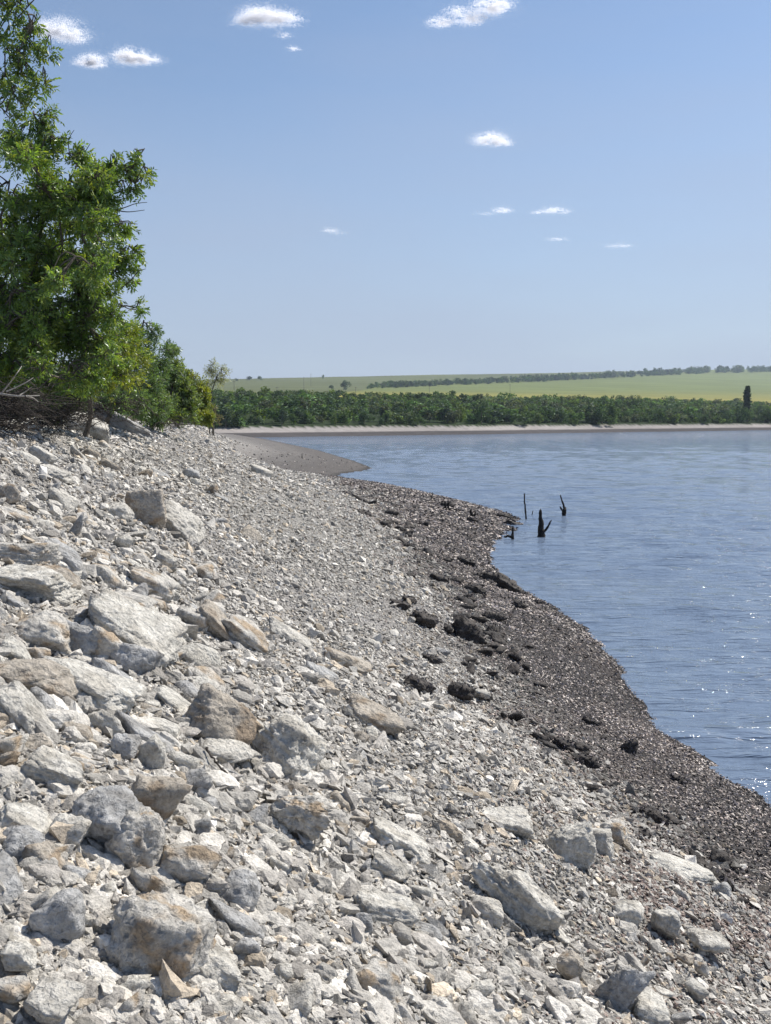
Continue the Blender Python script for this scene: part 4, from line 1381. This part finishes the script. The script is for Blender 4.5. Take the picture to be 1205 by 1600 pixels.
# dead brush under the trees
def brush(name, cu, cv, y_, ru, rv, n_, label, seed, mat=M_DRY, lean=(-0.3, 0.0), thick=0.006, ln=0.5):
    rg_ = np.random.default_rng(seed)
    s_ = y_ / FPX
    c = at_y(cu, cv, y_)
    gz_ = float(ground_z(c[0], c[1])[0])
    root = np.array((c[0], c[1], gz_))
    P = Parts()
    for _ in range(n_):
        a = c + rg_.normal(0, 0.5, 3) * np.array((ru * s_, (ru + rv) * 0.4 * s_, rv * s_))
        a[2] = max(a[2], gz_ - 0.05)
        th = rg_.normal(R(4), R(20))
        d = np.array((math.cos(th) * rg_.choice((-1, 1)), rg_.normal(0, 0.5), math.sin(th)))
        l_ = ln * rg_.uniform(0.4, 1.3)
        pts = spline([a, a + d * l_ * 0.5 + rg_.normal(0, 0.05, 3), a + d * l_ + rg_.normal(0, 0.08, 3) - (0, 0, 0.08)], 6)
        t_ = thick * rg_.uniform(0.5, 1.5)
        P.add(*tube(pts, np.linspace(t_, t_ * 0.3, 6), 4))
        for q in range(2):
            b_ = pts[rg_.integers(2, 5)]
            e = b_ + unit(d + rg_.normal(0, 0.7, 3)) * l_ * rg_.uniform(0.2, 0.5)
            P.add(*tube(spline([b_, (b_ + e) / 2 + rg_.normal(0, 0.02, 3), e], 4), np.linspace(t_ * 0.6, t_ * 0.2, 4), 3))
    o = P.build(name, mat, None, False, root)
    o.location = tuple(root)
    return tag(o, label, 'brush')


brush('dead_brush', 84, 648, 12.2, 62, 26, 240, 'tangle of dry brown twigs under the large leafy tree', 61, thick=0.005, ln=0.32)
brush('dead_brush', 5, 640, 10.6, 44, 36, 220, 'dark tangle of dead branches at the left edge under the trees', 62, thick=0.006, ln=0.4)
brush('dead_brush', 165, 630, 19.0, 50, 18, 200, 'grey dry twigs behind the big tilted slab', 63, thick=0.007, ln=0.45)
brush('dead_brush', 262, 661, 24.0, 36, 5, 60, 'dry dark twigs along the foot of the bank bushes', 64, thick=0.006, ln=0.3)
# the bleached forked branch at the left edge
bb = at_y(-10, 612, 10.2)
Pb = Parts()
rb = np.random.default_rng(66)
for pts in (((-25, 612), (5, 616), (30, 619), (62, 618)), ((2, 615), (14, 600), (26, 584), (34, 572)), ((10, 612), (24, 606), (40, 598), (52, 590)), ((28, 619), (40, 612), (50, 604)), ((40, 619), (52, 622), (60, 628))):
    q = spline([at_y(u, v, 10.2 + rb.uniform(-.1, .1)) for u, v in pts], 10)
    r_ = 0.016 if pts[0][0] < 0 else 0.009
    Pb.add(*tube(q, np.linspace(r_, r_ * 0.4, 10), 5, 0.1, rb))
o = Pb.build('dead_branch', bark_material('bleached_wood', (0.26, 0.24, 0.21), (0.42, 0.39, 0.35)), None, True, bb)
o.location = tuple(bb)
tag(o, 'bleached forked dead branch sticking out at the left edge', 'branch')


# ------------------------------------------------------------------ far trees
def tuft_tree(seed, n_, size, hue, tall=1.0, lumps=6, spread=0.62):
    """crown of n_ leaf clumps about 1 m across the crown radius; unit height 0..1"""
    rg_ = np.random.default_rng(seed)
    cs = rg_.normal(0, 0.26, (lumps, 3)) * np.array((1, 1, 0.7)) + np.array((0, 0, 0.58))
    cs[:, 2] = np.clip(cs[:, 2] - 0.08, 0.16, 0.78)
    rr = rg_.uniform(0.2, 0.36, lumps)
    k = rg_.integers(lumps, size=n_)
    P = cs[k] + unit(rg_.normal(size=(n_, 3))) * (rr[k] * rg_.random(n_) ** 0.33)[:, None]
    P[:, 2] = np.clip(P[:, 2], 0.02, None)
    P *= np.array((spread, spread, tall))
    ax = unit(rg_.normal(size=(n_, 3)))
    h = np.array(hue) * np.exp(rg_.normal(0, 0.22, (n_, 1)))
    lump_h = np.exp(rg_.normal(0, 0.18, lumps))[k][:, None]
    return leaf_blades(P - ax * size * 0.5, ax, np.full(n_, size) * rg_.uniform(0.7, 1.3, n_), np.full(n_, size * 0.42), rg_, h * lump_h)


FH = [(0.060, 0.105, 0.050), (0.070, 0.125, 0.050), (0.085, 0.140, 0.050), (0.055, 0.090, 0.058), (0.105, 0.155, 0.052), (0.105, 0.130, 0.090)]
far_protos = []
for k in range(7):
    r0_ = empty('bank_tree', (0, 0, -50), 'x', 'tree')
    V, F, Cc = tuft_tree(800 + k, 520, 0.085, FH[k % len(FH)])
    mesh_from('crown', V, F, M_FARLEAF, Cc, False, r0_)
    V, F = tube([(0, 0, -0.05), (0.01, 0, 0.3), (0, 0.01, 0.6)], [0.025, 0.018, 0.006], 5)
    mesh_from('trunk', V, F, M_BARK, None, True, r0_)
    far_protos.append(r0_)
tg = np.random.default_rng(71)
LAB_FRONT = 'rounded bank tree in the front row above the far beach'
used = [False] * len(far_protos)


def put_far(k, p, h, label, group, wide=1.0):
    o = far_protos[k] if not used[k] else copy_tree(far_protos[k])
    used[k] = True
    o.location = tuple(p)
    o.scale = (h * wide, h * wide, h)
    o.rotation_euler = (0, 0, tg.uniform(0, 6.28))
    return tag(o, label, 'tree', group)


along = np.linspace(-150, 330, 120) + tg.normal(0, 1.5, 120)
for a in along:
    t_ = 11.5 + abs(tg.normal(0, 4.0))
    q = P0 + _d * a + _n * t_
    if q[1] < 100 or abs(q[0]) > q[1] * 0.62:
        continue
    zz, _t = far_z(np.array([q[0]]), np.array([q[1]]))
    h = tg.choice((2.4, 3.0, 3.6, 4.2, 5.4)) * tg.uniform(0.85, 1.2)
    put_far(int(tg.integers(7)), (q[0], q[1], zz[0] - 0.2), h, LAB_FRONT, 'trees in the front row of the far bank', tg.uniform(0.9, 1.3))

# the wood behind them, one mass
wood_v, wood_f, wood_c, nv = [], [], [], 0
protos_w = [tuft_tree(850 + k, 210, 0.13, FH[k % len(FH)]) for k in range(10)]
for _ in range(3600):
    a = tg.uniform(-190, 420)
    t_ = 12 + 128 * tg.random() ** 1.1
    q = P0 + _d * a + _n * t_
    if q[1] < 100 or abs(q[0]) > q[1] * 0.66:
        continue
    zz, _t = far_z(np.array([q[0]]), np.array([q[1]]))
    h = (tg.uniform(1.8, 3.6) + (1.8 if tg.random() < 0.07 else 0)) * (1 - 0.2 * smooth(60, 140, t_))
    V, F, Cc = protos_w[tg.integers(10)]
    an = tg.uniform(0, 6.28)
    c_, s_ = math.cos(an), math.sin(an)
    V2 = V @ np.array(((c_, s_, 0), (-s_, c_, 0), (0, 0, 1))) * np.array((h * 1.6, h * 1.6, h)) + np.array((q[0], q[1], zz[0] - 0.2))
    tone = np.exp(tg.normal(0.08, 0.3)) * np.array((1 + 0.25 * (t_ / 140), 1 + 0.22 * (t_ / 140), 0.95))
    wood_v.append(V2); wood_f.append(F + nv); wood_c.append(Cc * tone); nv += len(V2)
o = mesh_from('wood', np.concatenate(wood_v), np.concatenate(wood_f), M_FARLEAF, np.concatenate(wood_c))
tag(o, 'dense green wood covering the far bank below the fields', kind='stuff')

# hedgerow on the hill: one mass, plus the bushes and trees that stand out
hv, hf, hc, nv = [], [], [], 0
for _ in range(520):
    u = tg.uniform(575, 1330)
    if 1112 < u < 1122:
        continue
    p = far_hit(u, float(hedge_v(u)) + 3.5 + tg.uniform(-1, 1))
    p[0] += tg.normal(0, 1.5); p[1] += tg.normal(0, 6)
    p[2] = far_z(np.array([p[0]]), np.array([p[1]]))[0][0]
    h = p[1] / FPX * tg.uniform(5.5, 11)
    V, F, Cc = protos_w[tg.integers(10)]
    an = tg.uniform(0, 6.28)
    c_, s_ = math.cos(an), math.sin(an)
    V2 = V @ np.array(((c_, s_, 0), (-s_, c_, 0), (0, 0, 1))) * np.array((h * 1.4, h * 1.4, h)) + p - np.array((0, 0, 0.3))
    hv.append(V2); hf.append(F + nv); hc.append(Cc * np.exp(tg.normal(0, 0.2))); nv += len(V2)
o = mesh_from('hedgerow', np.concatenate(hv), np.concatenate(hf), M_FARLEAF, np.concatenate(hc))
tag(o, 'long tree hedgerow running up to the skyline across the fields', 'hedgerow')

for (u, v, hpx, lab, wide) in (
        (540, 609, 13, 'isolated round bush group in the left field', 1.5), (518, 608, 6, 'lowest bush left of the isolated round bush group', 2.0),
        (390, 594, 6, 'skyline tree clump nearest the small thin grey tree', 2.2), (408, 594, 6, 'second skyline tree clump from the small thin grey tree', 2.0),
        (370, 595, 4, 'tiny skyline bush just right of the small thin grey tree', 2.2),
        (505, 592, 6, 'little tree on the skyline beside the utility poles', 1.0)):
    p = far_hit(u, v)
    h = hpx * p[1] / FPX * 1.2
    put_far(int(tg.integers(7)), (p[0], p[1], p[2] - 0.3), h, lab, None, wide)
# the poplar and the tall trees beside it
dq = ray(1167, 640)
yy = np.linspace(150, 500, 800)
k = np.argmax((dq[0] * yy - P0[0]) * _n[0] + (yy - P0[1]) * _n[1] > 24)
yy = yy[k]
p = np.array((dq[0] * yy, yy, 0))
zz = far_z(np.array([p[0]]), np.array([p[1]]))[0][0]
pop = empty('poplar_tree', (p[0], yy, zz), 'narrow dark poplar standing above the far wood at the right', 'tree')
V, F, Cc = tuft_tree(881, 900, 0.055, (0.050, 0.080, 0.048), 1.0, 9, 1.0)
hp = 52 * yy / FPX
V = V * np.array((2.0, 2.0, 1))
rgp = np.random.default_rng(3)
kz = rgp.uniform(0.08, 1.0, 900)
cen = np.stack((0.085 * np.sqrt(np.clip(np.sin(np.pi * kz ** 0.8), 0.02, 1)) * rgp.normal(0, 0.6, 900), 0.07 * rgp.normal(0, 0.6, 900), kz), 1)
V4 = V.reshape(900, 4, 3)
V4 = V4 - V4.mean(1, keepdims=True) + cen[:, None, :]
mesh_from('crown', V4.reshape(-1, 3) * hp, F, M_FARLEAF, Cc, False, pop)
V, F = tube([(0, 0, -0.3), (0.1, 0, hp * 0.4), (0, 0, hp * 0.8)], [0.22, 0.16, 0.05], 6)
mesh_from('trunk', V, F, M_BARK, None, True, pop)
for k, fl in enumerate(used):
    if not fl:
        for ch in list(far_protos[k].children):
            bpy.data.objects.remove(ch)
        bpy.data.objects.remove(far_protos[k])

# utility poles in the fields
M_POLE = bark_material('pole_wood', (0.14, 0.13, 0.12), (0.24, 0.22, 0.20))
for (u, v, hpx, lab) in ((366, 615, 20, 'thin utility pole nearest the bank trees, low in the left field'), (433, 617, 12, 'short utility pole low in the left field above the wood'),
                         (475, 611, 22, 'tall utility pole in the left field, left one of two close together'), (486, 604, 20, 'tall utility pole in the left field, right one of two close together'),
                         (556, 617, 12, 'utility pole by the yellow field corner'), (671, 615, 14, 'utility pole in front of the yellow field'), (797, 616, 16, 'utility pole at the wood edge in the middle of the yellow field'),
                         (731, 600, 12, 'utility pole standing at the hedgerow')):
    p = far_hit(u, v)
    s_ = p[1] / FPX
    r_ = empty('utility_pole', p, lab, 'utility pole', 'utility poles in the far fields')
    V, F = tube([(0, 0, -0.5), (0, 0, hpx * s_ * 0.5), (0, 0, hpx * s_)], [0.16, 0.14, 0.11], 6)
    mesh_from('pole', V, F, M_POLE, None, True, r_)
    V, F = tube([(-0.9, 0.15, hpx * s_ * 0.94), (0, 0.15, hpx * s_ * 0.94), (0.9, 0.15, hpx * s_ * 0.94)], [0.07] * 3, 4)
    mesh_from('crossarm', V, F, M_POLE, None, False, r_)

# ------------------------------------------------------------------ clouds
def cloud(lobes, y_, label, seed, n_=5200):
    rg_ = np.random.default_rng(seed)
    s_ = y_ / FPX
    tot = sum(a * b for _, _, a, b, _ in lobes)
    P = Parts()
    u0, v0 = lobes[0][:2]
    c0 = at_y(u0, v0, y_)
    for (u, v, ru, rv, dens) in lobes:
        k = max(40, int((11 if n_ > 1200 else 3) * n_ * dens * ru * rv / tot))
        c = at_y(u, v, y_)
        g = rg_.normal(0, 0.42, (k, 3))
        g[:, 2] = np.where(g[:, 2] < 0, g[:, 2] * 0.55, g[:, 2])
        nz = fbm(g * 2.6 + seed, 3, seed)
        g = g[nz > -0.12]
        pos = c + g * np.array((ru * s_, (ru + rv) * 0.5 * s_, rv * s_))
        m = len(pos)
        q = 0.7 * s_ * rg_.uniform(0.6, 1.5, (m, 1))
        nr = unit(np.array(sdir)[None] + rg_.normal(0, 0.3, (m, 3)))
        a = unit(np.cross(nr, rg_.normal(size=(m, 3))))
        b_ = np.cross(nr, a)
        V = np.stack((pos + a * q, pos + b_ * q, pos - a * q, pos - b_ * q), 1).reshape(-1, 3)
        F = np.arange(m)[:, None] * 4 + np.array([[0, 1, 2, 3]])
        P.add(V, F)
    o = P.build('cloud', M_CLOUD, None, False, c0)
    o.location = tuple(c0)
    return tag(o, label, 'cloud', 'small white clouds')


cloud([(98, 50, 36, 20, 1), (70, 48, 26, 16, .8), (120, 60, 20, 10, .5)], 5000, 'white cloud touching the top of the tall leafy tree', 1)
cloud([(144, 97, 22, 12, 1), (125, 98, 14, 6, .2)], 5000, 'smallest of the three clouds near the tall leafy tree', 2, 2200)
cloud([(204, 90, 30, 13, 1), (225, 93, 28, 8, .7), (185, 88, 14, 6, .4)], 5000, 'flat bottomed cloud right of the other two near the trees', 3, 3600)
cloud([(408, 28, 36, 16, 1), (440, 30, 32, 12, .8), (385, 34, 20, 10, .5)], 5000, 'bright oval cloud near the top in the middle', 4, 4800)
cloud([(442, 55, 15, 5, 1)], 5000, 'faint wisp close under the bright oval cloud', 5, 300)
cloud([(458, 76, 12, 4, 1)], 5000, 'fainter smaller wisp, second below the bright oval cloud', 12, 200)
cloud([(770, 10, 32, 15, 1), (735, 28, 34, 11, .7), (690, 35, 24, 8, .7), (712, 16, 20, 8, .3)], 5000, 'ragged cloud of joined puffs at the top right of the middle', 6, 4600)
cloud([(766, 219, 28, 12, 1), (784, 224, 18, 7, .6)], 5600, 'single ragged cloud halfway up the sky', 7, 1500)
cloud([(785, 329, 18, 6, 1), (760, 334, 20, 3, .3)], 6500, 'left of two small low clouds', 8, 700)
cloud([(866, 329, 24, 7, 1), (842, 332, 16, 4, .6), (885, 332, 14, 4, .3)], 6500, 'right of two small low clouds', 9, 1000)
cloud([(516, 360, 16, 6, 1), (530, 364, 16, 3, .4)], 6500, 'faint low wisp left of the low cloud pair', 10, 320)
cloud([(968, 384, 26, 5, 1)], 6500, 'faint flat wisp, lowest of all and farthest right', 11, 220)
cloud([(870, 374, 20, 4, 1)], 6500, 'very faint wisp between the low cloud pair and the lowest wisp', 13, 150)

# ------------------------------------------------------------------ the air
def haze_box():
    m = bpy.data.materials.new('haze_air')
    m.use_nodes = True
    nt = m.node_tree
    nt.nodes.clear()
    out = nt.nodes.new('ShaderNodeOutputMaterial')
    v = nt.nodes.new('ShaderNodeVolumePrincipled')
    v.inputs['Color'].default_value = (0.70, 0.83, 1.0, 1)
    v.inputs['Density'].default_value = 0.00013
    v.inputs['Anisotropy'].default_value = 0.2
    nt.links.new(v.outputs[0], out.inputs['Volume'])
    x0, x1, y0, y1, z0, z1 = -2300, 2300, -60, 3500, -8, 190
    V = np.array([(x, y, z) for x in (x0, x1) for y in (y0, y1) for z in (z0, z1)], dtype=float)
    F = np.array([(0, 1, 3, 2), (4, 6, 7, 5), (0, 4, 5, 1), (2, 3, 7, 6), (0, 2, 6, 4), (1, 5, 7, 3)])
    return tag(mesh_from('haze', V, F, m), 'thin bluish summer haze', kind='stuff')


haze_box()
